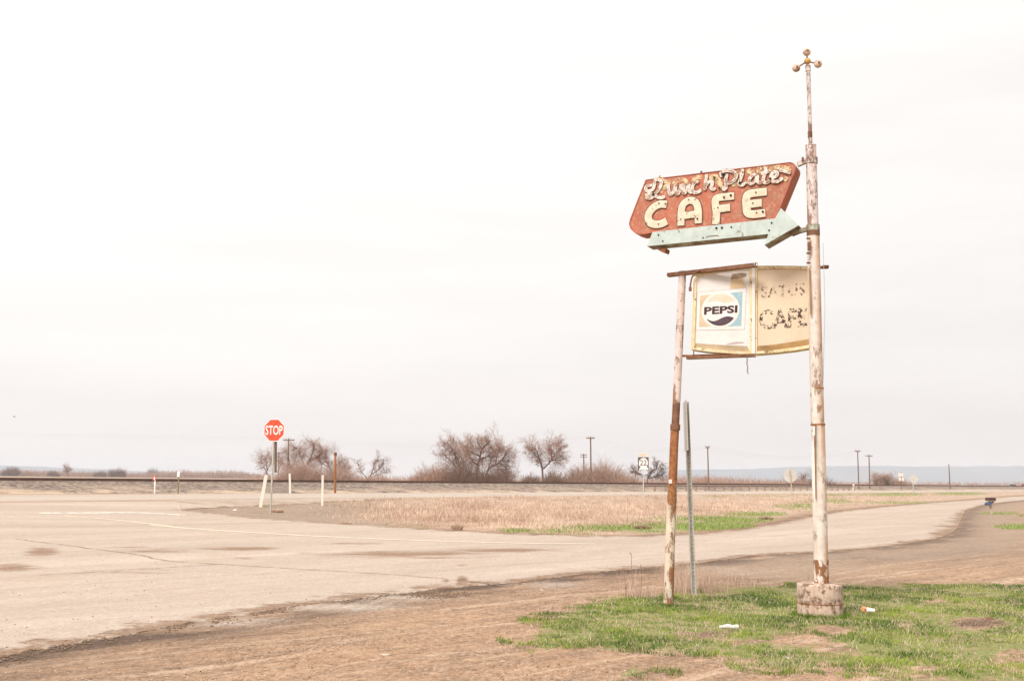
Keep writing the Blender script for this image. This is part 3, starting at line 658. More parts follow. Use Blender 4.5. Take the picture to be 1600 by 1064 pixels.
fr = thing('concrete_footing', gnd(1281, 955), 'round flaking painted concrete footing in the grass around the tall pole', 'footing')
cb = at(1281.5, 933, PY); rr = 34.3 * PY / FPX; b = MB(); vs = []; nn = 48
zt = at(1281.5, 911, PY).z
profl = [(-.22, 1.0), (0.0, 1.0), (.14, 1.0), (.16, .985), (.175, 1.0), (zt - .022, .995), (zt - .006, .985), (zt, .955), (zt + .003, .7), (zt + .006, 0.02)]
for h, q in profl:
    for j in range(nn):
        t = 2 * math.pi * j / nn; q2 = q * (1 + .016 * mnoise.noise(Vector((math.cos(t) * 2, math.sin(t) * 2, h * 5))) + (.01 * mnoise.noise(Vector((math.cos(t) * 9, math.sin(t) * 9, h * 20))) if q > .9 else 0))
        vs.append((cb.x + math.cos(t) * rr * q2, PY + math.sin(t) * rr * q2, h))
b.add(vs, [(i * nn + j, i * nn + (j + 1) % nn, (i + 1) * nn + (j + 1) % nn, (i + 1) * nn + j) for i in range(len(profl) - 1) for j in range(nn)], True)
b.build('footing_block', M['concrete'], fr)
b = MB(); b.tube([(cb.x, PY, .155), (cb.x, PY, .162)], rr + .004, 48); b.build('form_band', M['rust'], fr)

# spinner of three balls on the mast
sp = thing('ball_spinner', at(1261.5, 103, PY), 'three weathered balls on short arms round a golden hub atop the mast', 'finial')
hub = at(1261.5, 96.3, PY); b = MB(); b.ball(hub, .043, 12, 8, (1, 1, .95)); b.tube([hub, at(1262, 104, PY)], .014, 8); b.build('hub', M['hub'], sp)
for (x, y, dy, dn_) in ((1260.5, 82, -.02, 0), (1244, 107, -.05, .35), (1278, 100.5, -.06, -.3)):
    c = at(x, y, PY + dy); a = MB(); a.tube([hub, c], .009, 6); a.build('arm', M['rust_dark'], sp)
    bl = MB(); bl.ball(c, .05, 18, 12, (1, .8, 1)); bo = bl.build('ball', M['bulb'], sp)
    s = MB(); s.tube([c + Vector((.003, -.034, .004)), c + Vector((.003, -.046, .004))], .013, 10); s.build('socket', M['rust_dark'], sp)

# ------------------------------------------------------------------ planes for the two signs
class Plane:
    def __init__(s, xl, Yl, xr, Yr):
        a = at(xl, 400, Yl); b_ = at(xr, 400, Yr); s.o = Vector((a.x, a.y, 0)); e = Vector((b_.x - a.x, b_.y - a.y, 0)); s.e = e.normalized()
        s.n = Vector((s.e.y, -s.e.x, 0))
        if s.n.y > 0: s.n = -s.n
    def p(s, px, py, k=0.):    # photo point -> point on the plane lifted k towards the viewer
        d = ray(px, py); o = s.o; t = (o - EYE).dot(s.n) / d.dot(s.n); return EYE + d * t + s.n * k
    def prism(s, b, pts, front, back):
        q = [s.p(x, y) for x, y in pts]
        return b.prism([a + s.n * front for a in q], [a + s.n * back for a in q])
    def stroke(s, b, pts, wd, h, k0=0., smooth=True, kk=6, caps=True):
        c = catmull([Vector((x, y, 0)) for x, y in pts], kk) if smooth else [Vector((x, y, 0)) for x, y in pts]
        P = [s.p(q.x, q.y) for q in c]; vs = []
        prof_ = [(-1, -1), (-.9, .75), (-.4, 1), (.4, 1), (.9, .75), (1, -1)]; n = len(prof_)
        for i, p in enumerate(P):
            t = (P[min(i + 1, len(P) - 1)] - P[max(i - 1, 0)]).normalized(); sd_ = t.cross(s.n)
            ww = wd * (.55 if caps and i in (0, len(P) - 1) else 1)
            for a, hh in prof_: vs.append(p + sd_ * a * ww / 2 + s.n * (k0 + h * (hh if hh > 0 else 0) + i * .00004))
        fs = [(i * n + j, (i + 1) * n + j, (i + 1) * n + (j + 1), i * n + j + 1) for i in range(len(P) - 1) for j in range(n - 1)]
        fs += [tuple(range(n)), tuple(reversed(range((len(P) - 1) * n, len(P) * n)))]
        return b.add(vs, fs, False)
    def rod(s, b, x, y, r_, k0, k1, n=12): return b.tube([s.p(x, y, k0), s.p(x, y, k1)], r_, n)
def Z1(x, y): return (960 + x * .225, 220 + y * .225)
def z1(l): return [Z1(*p) for p in l]
def Z2(x, y): return (1020 + x * .19737, 390 + y * .19737)
def z2(l): return [Z2(*p) for p in l]

SP = Plane(1005, 13.95, 1253, 13.05)
cafe = thing('cafe_sign', SP.p(1252, 250), 'slanted red cafe sign with cream letters and white script, fixed high on the pole', 'sign')
TH = .27
outl = [(218, 272), (700, 213), (1222, 150), (1245, 157), (1258, 172), (1261, 192), (1255, 215), (1200, 350), (1120, 542), (700, 592), (268, 641), (178, 652), (140, 640), (112, 612), (102, 580), (108, 550), (160, 415)]
q = z1(outl); b = MB(); F_ = [SP.p(x, y) for x, y in q]; n = len(F_)
b.add(F_, [tuple(range(n))]); b.build('face', M['red'], cafe)
b = MB(); Bk = [p - SP.n * TH for p in F_]; Ff = [p - SP.n * .001 for p in F_]
b.add(Ff + Bk, [(i, i + n, (i + 1) % n + n, (i + 1) % n) for i in range(n)] + [tuple(reversed(range(n, 2 * n)))]); b.build('side_band', M['red_side'], cafe)
b = MB()
cen = sum(F_, Vector()) / n
for i in range(n):            # raised edge lip round the face
    a, c = F_[i], F_[(i + 1) % n]; a2 = a + (cen - a).normalized() * .012; c2 = c + (cen - c).normalized() * .012
    b.hexa([a + SP.n * .001, c + SP.n * .001, c2 + SP.n * .001, a2 + SP.n * .001, a + SP.n * .008, c + SP.n * .008, c2 + SP.n * .008, a2 + SP.n * .008])
b.build('edge_lip', M['red_side'], cafe)
# rivets and little bits on top edge
for x, y in ((308, 258), (596, 224), (1302, 128)): b = MB(); b.box(SP.p(*Z1(x, y - 6), -.05), (.02, .02, .05), .3); b.build('eye_bolt', M['rust_dark'], cafe)
def A1(l): return [(1000 + x * .08125, 250 + y * .08125) for x, y in l]
def B1(l): return [(1115 + x * .08125, 245 + y * .08125) for x, y in l]
SCR = [A1(l) for l in (
 [(245, 490), (150, 505), (112, 560), (165, 612), (250, 575), (285, 490), (285, 415), (350, 385), (415, 425), (405, 510), (345, 610), (280, 690), (200, 752), (135, 725), (190, 668), (300, 700), (400, 738), (490, 712)],
 [(545, 485), (560, 590), (585, 665), (630, 650), (670, 570), (698, 482), (690, 600), (715, 668), (760, 640)],
 [(798, 478), (775, 560), (745, 650), (790, 560), (835, 490), (850, 520), (835, 620), (862, 650), (900, 600)],
 [(1130, 455), (1090, 425), (1030, 490), (1015, 570), (1050, 635), (1120, 630), (1190, 580)],
 [(1292, 285), (1270, 400), (1255, 500), (1260, 590)], [(1262, 520), (1320, 440), (1385, 420), (1395, 480), (1375, 550), (1420, 575), (1455, 540)],
 [(905, 610), (935, 500), (950, 470), (950, 580), (985, 630), (1015, 600)])] + [B1(l) for l in (
 [(165, 400), (150, 320), (230, 280), (350, 285), (435, 340), (430, 430), (345, 505), (240, 520)], [(262, 340), (240, 460), (248, 570), (225, 640), (150, 590)],
 [(560, 245), (552, 350), (515, 460), (500, 530), (560, 555), (640, 490)],
 [(845, 375), (775, 355), (710, 420), (690, 505), (740, 530), (810, 460), (850, 385), (850, 480), (895, 520), (935, 480)],
 [(1010, 205), (1000, 310), (968, 420), (965, 490), (1030, 508), (1090, 460)], [(915, 335), (1000, 312), (1065, 285)],
 [(1112, 415), (1200, 392), (1232, 330), (1185, 300), (1125, 350), (1112, 430), (1160, 490), (1250, 480), (1340, 415)], [(1270, 262), (1370, 290), (1490, 320)])]
GHO = [A1(l) for l in ([(290, 350), (400, 372), (445, 460)], [(455, 410), (545, 420), (520, 500), (420, 570), (400, 640)], [(640, 480), (720, 395), (850, 395), (905, 455)], [(1020, 440), (1080, 350), (1200, 335)], [(1330, 350), (1470, 330), (1540, 450), (1600, 560)], [(120, 640), (150, 700), (110, 720)])] + [B1(l) for l in (
 [(20, 400), (80, 480), (140, 560)], [(430, 315), (560, 318)], [(640, 285), (740, 285), (700, 345)], [(1000, 175), (1005, 250)], [(1060, 265), (1180, 212), (1290, 215), (1430, 235), (1500, 230)], [(350, 545), (480, 515)], [(885, 200), (870, 330)], [(1350, 420), (1420, 450)])]
for i, st in enumerate(GHO): b = MB(); SP.stroke(b, st, .06, .002, .003 + i * .0003); b.build('ghost_stroke', M['ghost'], cafe)
b = MB()
for i, st in enumerate(SCR): SP.stroke(b, st, .055, .002, .0075 + i * .0004)
b.build('script_outline', M['outline'], cafe)
b = MB()
for i, st in enumerate(SCR): SP.stroke(b, st, .045, .004, .0135 + i * .0005)
b.build('script_lettering', M['script'], cafe)
b = MB()
for i, st in enumerate(SCR): SP.stroke(b, [(x + .25, y + .1) for x, y in st], .007, .003, .0225 + i * .0003)
b.build('neon_tube_remains', M['outline2'], cafe)  # thin dark lines of old neon tube, worn into flecks
CAF = {
 'c': ([[(366, 446), (318, 444), (268, 472), (238, 520), (246, 566), (286, 584), (330, 578), (366, 560)]], .102),
 'a': ([[(464, 592), (466, 500), (480, 445), (522, 418), (566, 432), (584, 490), (584, 576)], [(470, 524), (524, 518), (582, 510)]], .095),
 'f': ([[(706, 582), (710, 500), (702, 420), (726, 398), (780, 392), (834, 386)], [(712, 478), (760, 472), (806, 466)]], .098),
 'e': ([[(1060, 356), (990, 364), (936, 374), (918, 400), (920, 470), (930, 506), (970, 514), (1050, 504)], [(926, 446), (970, 440), (1026, 434)]], .102)}
for key, (sts, wd) in CAF.items():
    b = MB()
    for i, st in enumerate(sts): SP.stroke(b, z1(st), wd + .022, .003, .004 + i * .002, caps=False)
    lo = b.build('letter_outline', M['outline'], cafe)
    b = MB()
    for i, st in enumerate(sts): SP.stroke(b, z1(st), wd, .006, .012 + i * .002, caps=False)
    b.build('letter', M['cream'], cafe)
b = MB()
for x, y, r_ in ((755, 239, .018), (695, 259, .012), (275, 377, .017), (875, 298, .019), (1086, 268, .015), (812, 383, .014), (765, 396, .012), (1034, 496, .013), (985, 362, .008), (580, 545, .011), (313, 438, .008), (358, 440, .009), (520, 412, .007), (965, 437, .008), (722, 466, .008), (770, 240, .01), (310, 582, .007), (730, 330, .009), (464, 548, .007), (990, 502, .008)):
    b = MB(); SP.rod(b, *Z1(x, y), r_, .0, .034); b.build('tube_socket', M['hole'], cafe)

arrow = thing('arrow_sign', SP.p(1200, 350), 'pale mint green metal arrow under the red sign pointing at the pole', 'sign')
ap = [(268, 637), (1118, 543), (1158, 470), (1282, 590), (1045, 727), (1072, 650), (650, 693), (230, 735)]
q = z1(ap); F_ = [SP.p(x, y) for x, y in q]; n = len(F_); b = MB(); b.add([p + SP.n * .02 for p in F_], [tuple(range(n))]); b.build('face', M['arrow'], arrow)
b = MB(); b.add([p + SP.n * .019 for p in F_] + [p - SP.n * (TH - .04) for p in F_], [(i, i + n, (i + 1) % n + n, (i + 1) % n) for i in range(n)] + [tuple(reversed(range(n, 2 * n)))]); b.build('side_band', M['arrow_side'], arrow)
b = MB()
for x, y, r_ in ((712, 610, .014), (750, 607, .014), (815, 603, .01), (310, 657, .01), (340, 700, .009), (1095, 573, .011), (1077, 625, .01), (620, 676, .008)): b = MB(); SP.rod(b, *Z1(x, y), r_, .015, .03); b.build('socket', M['hole'], arrow)
b = MB(); SP.stroke(b, z1([(640, 680), (645, 668), (720, 660), (728, 668)]), .009, .004, .021, False); b.build('scar', M['rust_dark'], arrow)
b = MB(); SP.prism(b, z1([(290, 750), (352, 742), (345, 772), (318, 762)]), -.03, -.2); b.build('end_bracket', M['rust'], arrow)
for (p0, p1, hh, nm) in (((1244, 254), (1262, 251), .055, 0), ((1232, 363), (1262, 358), .05, 1)):
    a = SP.p(*p0, -.1); c = at(*p1, PY); c = c + (c - a).normalized() * .0; b = MB()
    d = (c - a); sdv_ = Vector((-d.y, d.x, 0)).normalized() * .03; z = Vector((0, 0, hh / 2))
    b.hexa([a - sdv_ - z, a + sdv_ - z, c + sdv_ - z, c - sdv_ - z, a - sdv_ + z, a + sdv_ + z, c + sdv_ + z, c - sdv_ + z])
    b.build('mounting_arm', M['mast'] if nm == 0 else M['arrow_side'], cafe if nm == 0 else arrow)
pole_seg('clamp_collar', [(1268, 256), (1267.8, 247)], 19.5, M['mast'], parent=cafe); pole_seg('clamp_collar', [(1270.3, 361), (1270.2, 352)], 20.8, M['arrow_side'], parent=arrow)
# diagonal strut beneath the arrow head
b = MB(); b.tube([SP.p(1236, 366, -.1), at(1264, 358, PY)], .012, 8); b.build('strut', M['rust_dark'], arrow)

# ------------------------------------------------------------------ lightbox sign (soda and cafe)
DP = Plane(1083, 13.95, 1264, 13.5)
box = thing('lightbox_sign', DP.p(1180, 553), 'yellowed two panel lightbox sign with round soda logo, hung between two poles', 'sign')
outer = [(326, 192), (420, 170), (520, 153), (640, 140), (800, 131), (960, 130), (1120, 131), (1262, 134), (1300, 137), (1318, 770), (1262, 776), (1120, 800), (960, 818), (830, 828), (700, 828), (560, 820), (420, 808), (304, 790)]
q = z2(outer); F_ = [DP.p(x, y) for x, y in q]; n = len(F_); TB = .2
b = MB(); b.add([p - DP.n * .004 for p in F_] + [p - DP.n * TB for p in F_], [(i, i + n, (i + 1) % n + n, (i + 1) % n) for i in range(n)] + [tuple(reversed(range(n, 2 * n)))]); b.build('cabinet', M['cab'], box)
def loopring(P, outer_, inner_, k0, k1):
    b = MB(); n = len(outer_)
    A = [P.p(*p) for p in outer_]; B = [P.p(*p) for p in inner_]
    for i in range(n):
        j = (i + 1) % n; b.hexa([A[i] + P.n * k0, A[j] + P.n * k0, B[j] + P.n * k0, B[i] + P.n * k0, A[i] + P.n * k1, A[j] + P.n * k1, B[j] + P.n * k1, B[i] + P.n * k1])
    return b
lo_ = [(326, 192), (420, 170), (520, 153), (640, 140), (796, 131), (796, 828), (700, 828), (560, 820), (420, 808), (304, 790)]
li_ = [(350, 214), (430, 196), (525, 178), (640, 164), (768, 156), (770, 806), (700, 806), (560, 798), (425, 785), (332, 770)]
ro_ = [(802, 131), (960, 130), (1120, 131), (1300, 137), (1318, 770), (1262, 776), (1120, 800), (960, 818), (802, 828)]
ri_ = [(828, 156), (960, 153), (1120, 155), (1280, 160), (1296, 745), (1255, 752), (1120, 776), (960, 796), (826, 806)]
loopring(DP, z2(lo_), z2(li_), -.003, .02).build('frame', M['cab'], box)
loopring(DP, z2(ro_), z2(ri_), -.003, .022).build('frame', M['cab'], box)
b = MB(); DP.prism(b, z2([(788, 128), (812, 128), (812, 830), (788, 830)]), .045, .0); b.build('divider', M['panel_w'], box)
li2 = [(348, 240), (430, 220), (525, 202), (640, 188), (766, 180), (748, 764), (690, 762), (560, 756), (425, 748), (338, 740)]
def sloped(P, a_, b_, k0, k1, name, mat, rngi):
    b = MB(); A = [P.p(*p, k0) for p in z2(a_)]; B = [P.p(*p, k1) for p in z2(b_)]; n = len(A)
    for i in rngi:
        j = (i + 1) % n
        b = MB(); b.add([A[i], A[j], B[j], B[i]], [(0, 1, 2, 3)]); b.build(name, mat, box)
nL = len(li_)
sloped(DP, li_, li2, .0, .002, 'lip', M['cab_in'], [5, 6, 7, 8]); sloped(DP, li_, li2, .0, .002, 'lip', M['panel_w'], [0, 1, 2, 3, 4, 9])  # bottom lips take a darker beige, bevel shadow put into their colour
pn = DP.prism(MB(), z2(li2), .003, -.002); lpanel = pn.build('soda_panel', M['panel_w'], box)
ri2 = [(832, 172), (960, 168), (1120, 170), (1278, 176), (1292, 690), (1255, 704), (1120, 728), (960, 752), (830, 764)]
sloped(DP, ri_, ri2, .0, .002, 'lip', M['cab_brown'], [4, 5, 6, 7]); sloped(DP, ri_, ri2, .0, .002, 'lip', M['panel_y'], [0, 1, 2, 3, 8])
rpanel = DP.prism(MB(), z2(ri2), .003, -.002).build('cafe_panel', M['panel_y'], box)
def shape(pts, k, name, mat, parent): 
    b = MB(); DP.prism(b, z2(pts), k, k - .0012); return b.build(name, mat, parent)
shape([(351, 338), (742, 302), (729, 634), (341, 641)], .0045, 'print_border', M['pgrey'], lpanel)
shape([(355, 342), (738, 307), (725, 630), (345, 637)], .0062, 'print_ground', M['pwhite'], lpanel)
shape([(376, 364), (470, 356), (470, 608), (366, 613)], .0079, 'tan_block', M['pbeige'], lpanel)
shape([(610, 344), (712, 334), (701, 604), (600, 609)], .0079, 'blue_block', M['pblue'], lpanel)
def circ(cx, cy, rx, ry, a0=0, a1=360, n=48, sk=-.06): return [(cx + rx * math.cos(R(a0 + (a1 - a0) * i / n)), cy - ry * math.sin(R(a0 + (a1 - a0) * i / n)) + sk * rx * math.cos(R(a0 + (a1 - a0) * i / n))) for i in range(n if a1 - a0 == 360 else n + 1)]
shape(circ(537, 478, 150, 144), .0096, 'disc', M['pwhite'], lpanel)
def ccy(x, top=True, rx=128, ry=126):
    d = max(0, 1 - ((x - 537) / rx) ** 2) ** .5; return 478 - .06 * (x - 537) + (-ry * d if top else ry * d)
xs = np.linspace(440, 634, 25)
shape([(x, ccy(x)) for x in xs] + [(x, 412 - 14 * math.sin((x - 440) / 194 * math.pi * 2) - .09 * (x - 537)) for x in xs[::-1]], .0113, 'upper_wave', M['pgold'], lpanel)
xs = np.linspace(428, 640, 25)
shape([(x, 548 - 14 * math.sin((x - 428) / 212 * math.pi * 2 + math.pi) * 1. - .09 * (x - 537)) for x in xs] + [(x, ccy(x, False)) for x in xs[::-1]][::1], .0113, 'lower_wave', M['pnavy'], lpanel)
def put_text(P, txt, tl, tr, br, bl, k, name, mat, parent, off=0., z=z2, th=.0015):
    uv, fs = text_mesh(txt, off); tl, tr, br, bl = (Vector((*p, 0)) for p in z([tl, tr, br, bl])); vs = []
    for a, c in uv:
        q = (bl * (1 - a) + br * a) * (1 - c) + (tl * (1 - a) + tr * a) * c; vs.append(P.p(q.x, q.y, k))
    b = MB(); b.add(vs, fs)
    return b.build(name, mat, parent)
put_text(DP, 'PEPSI', (408, 456), (672, 441), (670, 501), (406, 518), .0125, 'logo_lettering', M['pblack'], lpanel, .035)
shape([(628, 196), (700, 186), (742, 190), (738, 214), (700, 226), (650, 234), (618, 236)], .0062, 'torn_edge', M['tornb'], lpanel)
shape([(618, 236), (700, 228), (722, 222), (708, 246), (742, 288), (740, 298), (614, 310)], .0064, 'torn_patch', M['torn'], lpanel)
shape([(596, 742), (650, 730), (716, 730), (724, 738), (660, 746), (580, 752)], .0062, 'scuff', M['pgrey'], lpanel)
for (a, c, d, e) in ((440, 386, 615, 374), (450, 408, 560, 404)):
    b = MB(); DP.stroke(b, z2([(a, c), ((a + d) / 2, (c + e) / 2 - 5), (d, e)]), .006, .001, .012); b.build('fold_line', M['pwhite'], lpanel)
put_text(DP, 'SATUS', (858, 290), (1205, 264), (1205, 362), (858, 384), .0056, 'faded_lettering', M['flake2'], rpanel, .015)
put_text(DP, 'CAFE', (838, 480), (1222, 458), (1222, 612), (845, 636), .0056, 'faded_lettering', M['flake'], rpanel, .03)
# vertical tie rods and hooks
b = MB(); b.tube([DP.p(*Z2(343, 215), -.05), DP.p(*Z2(338, 180), -.05), DP.p(*Z2(345, 168), -.05)], .006, 6); b.build('hanger', M['rust_dark'], box); b = MB(); b.tube([DP.p(*Z2(320, 800), -.05), DP.p(*Z2(318, 838), -.05)], .006, 6); b.build('hanger', M['rust_dark'], box)

# angle iron brackets
def angle_iron(name, pa, pb, hpx, parent, Yb, mat):
    a = at(pa[0], pa[1], Yb[0]); c = at(pb[0], pb[1], Yb[1]); d = (c - a).normalized(); s = Vector((-d.y, d.x, 0)).normalized()
    if s.y < 0: s = -s
    h = hpx * Yb[0] / FPX; up_ = Vector((0, 0, 1)); b = MB()
    def bar(o, ss, hh):
        b.hexa([a + o, c + o, c + o + s * ss, a + o + s * ss, a + o + up_ * hh, c + o + up_ * hh, c + o + s * ss + up_ * hh, a + o + s * ss + up_ * hh])
    bar(Vector(), .008, h); bar(s * .009, .075, .008)
    return b.build(name, mat, parent)
lp = thing('support_post', gnd(1046, 936), 'leaning steel support post with peeling mauve paint and a bare rusty middle section', 'post')
LY = 14.05
def lseg(name, pts, wpx, mat): 
    return pole_seg(name, pts, wpx, mat, LY, 18, lp)
lseg('lower_section', [(1044.5, 942), (1047, 850), (1051, 756)], [15.5, 15, 14.5], M['post_low'])
lseg('rusty_section', [(1050.9, 760), (1053, 700), (1055, 664)], [13.6, 13.3, 13.2], M['rust'])
lseg('sleeve', [(1055, 672), (1055.2, 663)], [15.6, 15.6], M['rust_dark'])
lseg('upper_rust', [(1055.2, 664), (1057, 628)], [12.2, 12], M['rust_dark'])
lseg('upper_section', [(1057, 630), (1062, 520), (1066.5, 424)], [12.4, 12.2, 11.8], M['post_up'])
b = MB(); c = at(1047.5, 752, LY - .068); b.box(c, (.04, .012, .05), .3); b.build('sticker', M['white'], lp)
br = thing('sign_bracket', at(1066, 428, LY), 'dark rusty angle irons bridging the two poles above and below the lightbox', 'bracket')
angle_iron('top_bar', (1042, 432), (1181, 416), 5.5, br, (14.1, 13.45), M['rust_dark'])
angle_iron('rear_bar', (1150, 419.5), (1293, 418.5), 3, br, (14.0, 13.55), M['rust_dark'])
angle_iron('bottom_bar', (1072, 561), (1179, 557), 4.6, br, (13.95, 13.55), M['rust_dark'])
angle_iron('bottom_tie', (1057, 557), (1140, 555), 2.4, br, (14.1, 13.8), M['rust'])
b = MB(); b.tube([at(1286, 417, 13.4), at(1294, 417, 13.35)], .022, 8); b.build('bar_stub', M['rust_dark'], br)
b = MB(); pts = [at(1181 + 2.6 * math.cos(t), 413 + 2.6 * math.sin(t), 13.44) for t in np.linspace(0, 2 * math.pi, 14)]; b.tube(pts, .006, 6); b.build('ring', M['galv'], br)
b = MB(); b.tube(catmull([at(1105, 420, 13.85), at(1090, 424, 13.85), at(1082, 432, 13.88), at(1079, 444, 13.88), at(1078.5, 452, 13.88)], 5), .011, 8); b.build('power_cable', M['rust_dark'], br); b = MB(); b.box(at(1078.5, 452, 13.88), (.035, .03, .05)); b.build('cable_plug', M['rust_dark'], br)
ch = thing('hanging_chain', at(1168, 557, 13.6), 'short thin chain dangling beneath the lightbox', 'chain')
b = MB()
for i in range(11):
    p = at(1167 + i * .15 + .6 * math.sin(i * 1.3), 559 + i * 2.4, 13.6); r_ = .012
    pts = [p + Vector(((r_ * .6) * math.cos(t) if i % 2 else 0, 0 if i % 2 else (r_ * .6) * math.cos(t), r_ * math.sin(t))) for t in np.linspace(0, 2 * math.pi, 8)]
    b.tube(pts, .0032, 4, False)
b.build('links', M['rust_dark'], ch)

# U channel post carrying an edge-on plate
up_ = thing('channel_post', gnd(1084, 924), 'perforated galvanised channel post holding a small plate seen edge-on, right beside the leaning post', 'sign post')
a = at(1084.3, 928, 14.3); c = at(1072.5, 628, 14.3); d = (c - a).normalized(); e1 = Vector((.80, -.6, 0)).normalized(); e2 = Vector((.6, .8, 0))
b = MB(); pr = [(-.036, 0), (-.022, 0), (-.014, .026), (.014, .026), (.022, 0), (.036, 0), (.036, -.004), (.019, -.004), (.011, .021), (-.011, .021), (-.019, -.004), (-.036, -.004)]
vs = []
for p in (a, c):
    for x, y in pr: vs.append(p + e1 * x + e2 * y)
n = len(pr); b.add(vs, [(j, (j + 1) % n, (j + 1) % n + n, j + n) for j in range(n)] + [tuple(range(n)), tuple(reversed(range(n, 2 * n)))]); b.build('channel', M['galv'], up_)
b = MB(); Ln = (c - a).length
for i in range(int(Ln / .05)):
    p = a + d * (.03 + i * .05) + e2 * .018; b.tube([p, p - e2 * .003], .0062, 6)
tag(b.build('punched_hole', M['hole'], up_), kind='stuff')
b = MB(); pa = at(1072.2, 704, 14.28); pb = at(1069.6, 627, 14.28); ed = Vector((-.12, -1, 0)).normalized()
o_ = Vector((-.03, -.3, 0)); w3 = Vector((.0, .61, 0)) ; w3 = Vector((.045, .60, 0)); t3 = Vector((.004, 0, 0))
q0 = pa - w3 * .5; b.hexa([q0, q0 + t3, q0 + t3 + w3, q0 + w3] + [v + (pb - pa) for v in (q0, q0 + t3, q0 + t3 + w3, q0 + w3)]); b.build('plate', M['alu'], up_)

# ------------------------------------------------------------------ road signs
def octo(c, r_, ex, k, nrm, a0=22.5, n=8): return [c + (ex * math.cos(R(a0 + 360 / n * i)) + Vector((0, 0, 1)) * math.sin(R(a0 + 360 / n * i))) * r_ + nrm * k for i in range(n)]
st = thing('stop_sign', gnd(422, 803), 'red octagonal stop sign facing us on a grey post at the tip of the island', 'stop sign')
SY = st.location.y; c = at(428.3, 672, SY); ex = Vector((1, -.25, 0)).normalized(); nr_ = Vector((-.25, -1, 0)).normalized(); sr = 17.2 * SY / FPX / math.cos(R(22.5))
b = MB(); b.prism(octo(c, sr, ex, .0, nr_), octo(c, sr, ex, -.004, nr_)); b.build('plate', M['white'], st)
b = MB(); b.prism(octo(c, sr * .95, ex, .003, nr_), octo(c, sr * .95, ex, .001, nr_)); fc = b.build('red_face', M['stop'], st)
uv, fs = text_mesh('STOP', .012); b = MB(); hw = sr * .78; hh = sr * .39
b.add([c + ex * ((a - .5) * 2 * hw) + Vector((0, 0, (q - .5) * 2 * hh)) + nr_ * .006 for a, q in uv], fs); b.build('lettering', M['white'], st)
b = MB(); base = st.location + Vector((0, .03, -.1)); tp = at(429.2, 660, SY + .05); b.tube([base, tp], .035, 8); b.build('post', M['galv'], st)
b = MB(); b.tube([at(430.5, 738, SY + .12), at(431, 690, SY + .12)], .045, 8); b.build('splice_post', M['wood'], st)

rs = thing('route_sign', gnd(1005.5, 779), 'square black and white route 22 sign with a cream EAST plate above it', 'route sign')
RY = rs.location.y; s_ = RY / FPX
def flat(pts, k, name, mat, parent, Y, cx, exv=Vector((1, 0, 0)), th=.004):
    b = MB(); nrm = Vector((exv.y, -exv.x, 0)); o = at(cx, 740, Y)
    def P(x, y): return Vector((o.x, o.y, 0)) + exv * ((x - cx) * Y / FPX) + Vector((0, 0, at(cx, y, Y).z)) + nrm * k
    A = [P(*p) for p in pts]; b.prism(A, [q - nrm * th for q in A]); return b.build(name, mat, parent)
cxr = 1005.2
flat([(997, 714), (1013.6, 714), (1013.6, 733.8), (997, 733.8)], 0, 'plate', M['blk'], rs, RY, cxr)
bust = [(1005.5, 715.2), (1008, 715.6), (1010.2, 717), (1011.6, 719.2), (1012.2, 721.5), (1012.2, 724), (1011.9, 726.2), (1011, 727.4), (1010.4, 728.6), (1011.5, 730), (1012.7, 732), (1013, 733.3), (998.6, 733.3), (999.2, 731.8), (1000.6, 730), (1001.4, 728.8), (1000.4, 728.2), (998.8, 727.6), (998.4, 726), (998.6, 723.6), (998.6, 721.6), (999.2, 719.4), (1000.6, 717.4), (1002.8, 716)]
flat(bust, .006, 'emblem', M['white'], rs, RY, cxr)
def flat_text(txt, x0, x1, y0, y1, k, name, mat, parent, Y, cx, off=0.):
    uv, fs = text_mesh(txt, off); o = at(cx, 740, Y); b = MB(); zt_ = at(cx, y0, Y).z; zb_ = at(cx, y1, Y).z
    b.add([Vector((o.x + (x0 + (x1 - x0) * a - cx) * Y / FPX, o.y - k, zb_ + (zt_ - zb_) * q)) for a, q in uv], fs); return b.build(name, mat, parent)
flat_text('22', 1000, 1010.6, 718.4, 727.0, .009, 'route_number', M['blk'], rs, RY, cxr, .01)
flat([(998, 707.4), (1012.8, 707.4), (1012.8, 713.3), (998, 713.3)], 0, 'direction_plate', M['ltan'], rs, RY, cxr)
flat_text('EAST', 999.6, 1011.2, 708.5, 712.3, .004, 'direction_lettering', M['letter_faint'], rs, RY, cxr)
b = MB(); b.tube([rs.location + Vector((0, .03, -.1)), at(1005, 708, RY + .03)], .032, 8); b.build('post', M['alu'], rs)

rn = thing('round_sign', gnd(1239.5, 792), 'back of a round pale metal sign on a grey post, left of the tall pole', 'road sign')
QY = rn.location.y; c = at(1234.8, 743, QY); b = MB(); r_ = 10.8 * QY / FPX
b.prism(octo(c, r_, Vector((1, .1, 0)).normalized(), .0, Vector((0, -1, 0)), 0, 28), octo(c, r_, Vector((1, .1, 0)).normalized(), -.005, Vector((0, -1, 0)), 0, 28)); b.build('plate', M['alu'], rn)
b = MB(); b.tube([rn.location + Vector((0, -.04, -.1)), at(1234, 732, QY - .04)], .034, 8); b.build('post', M['wood_l'], rn)

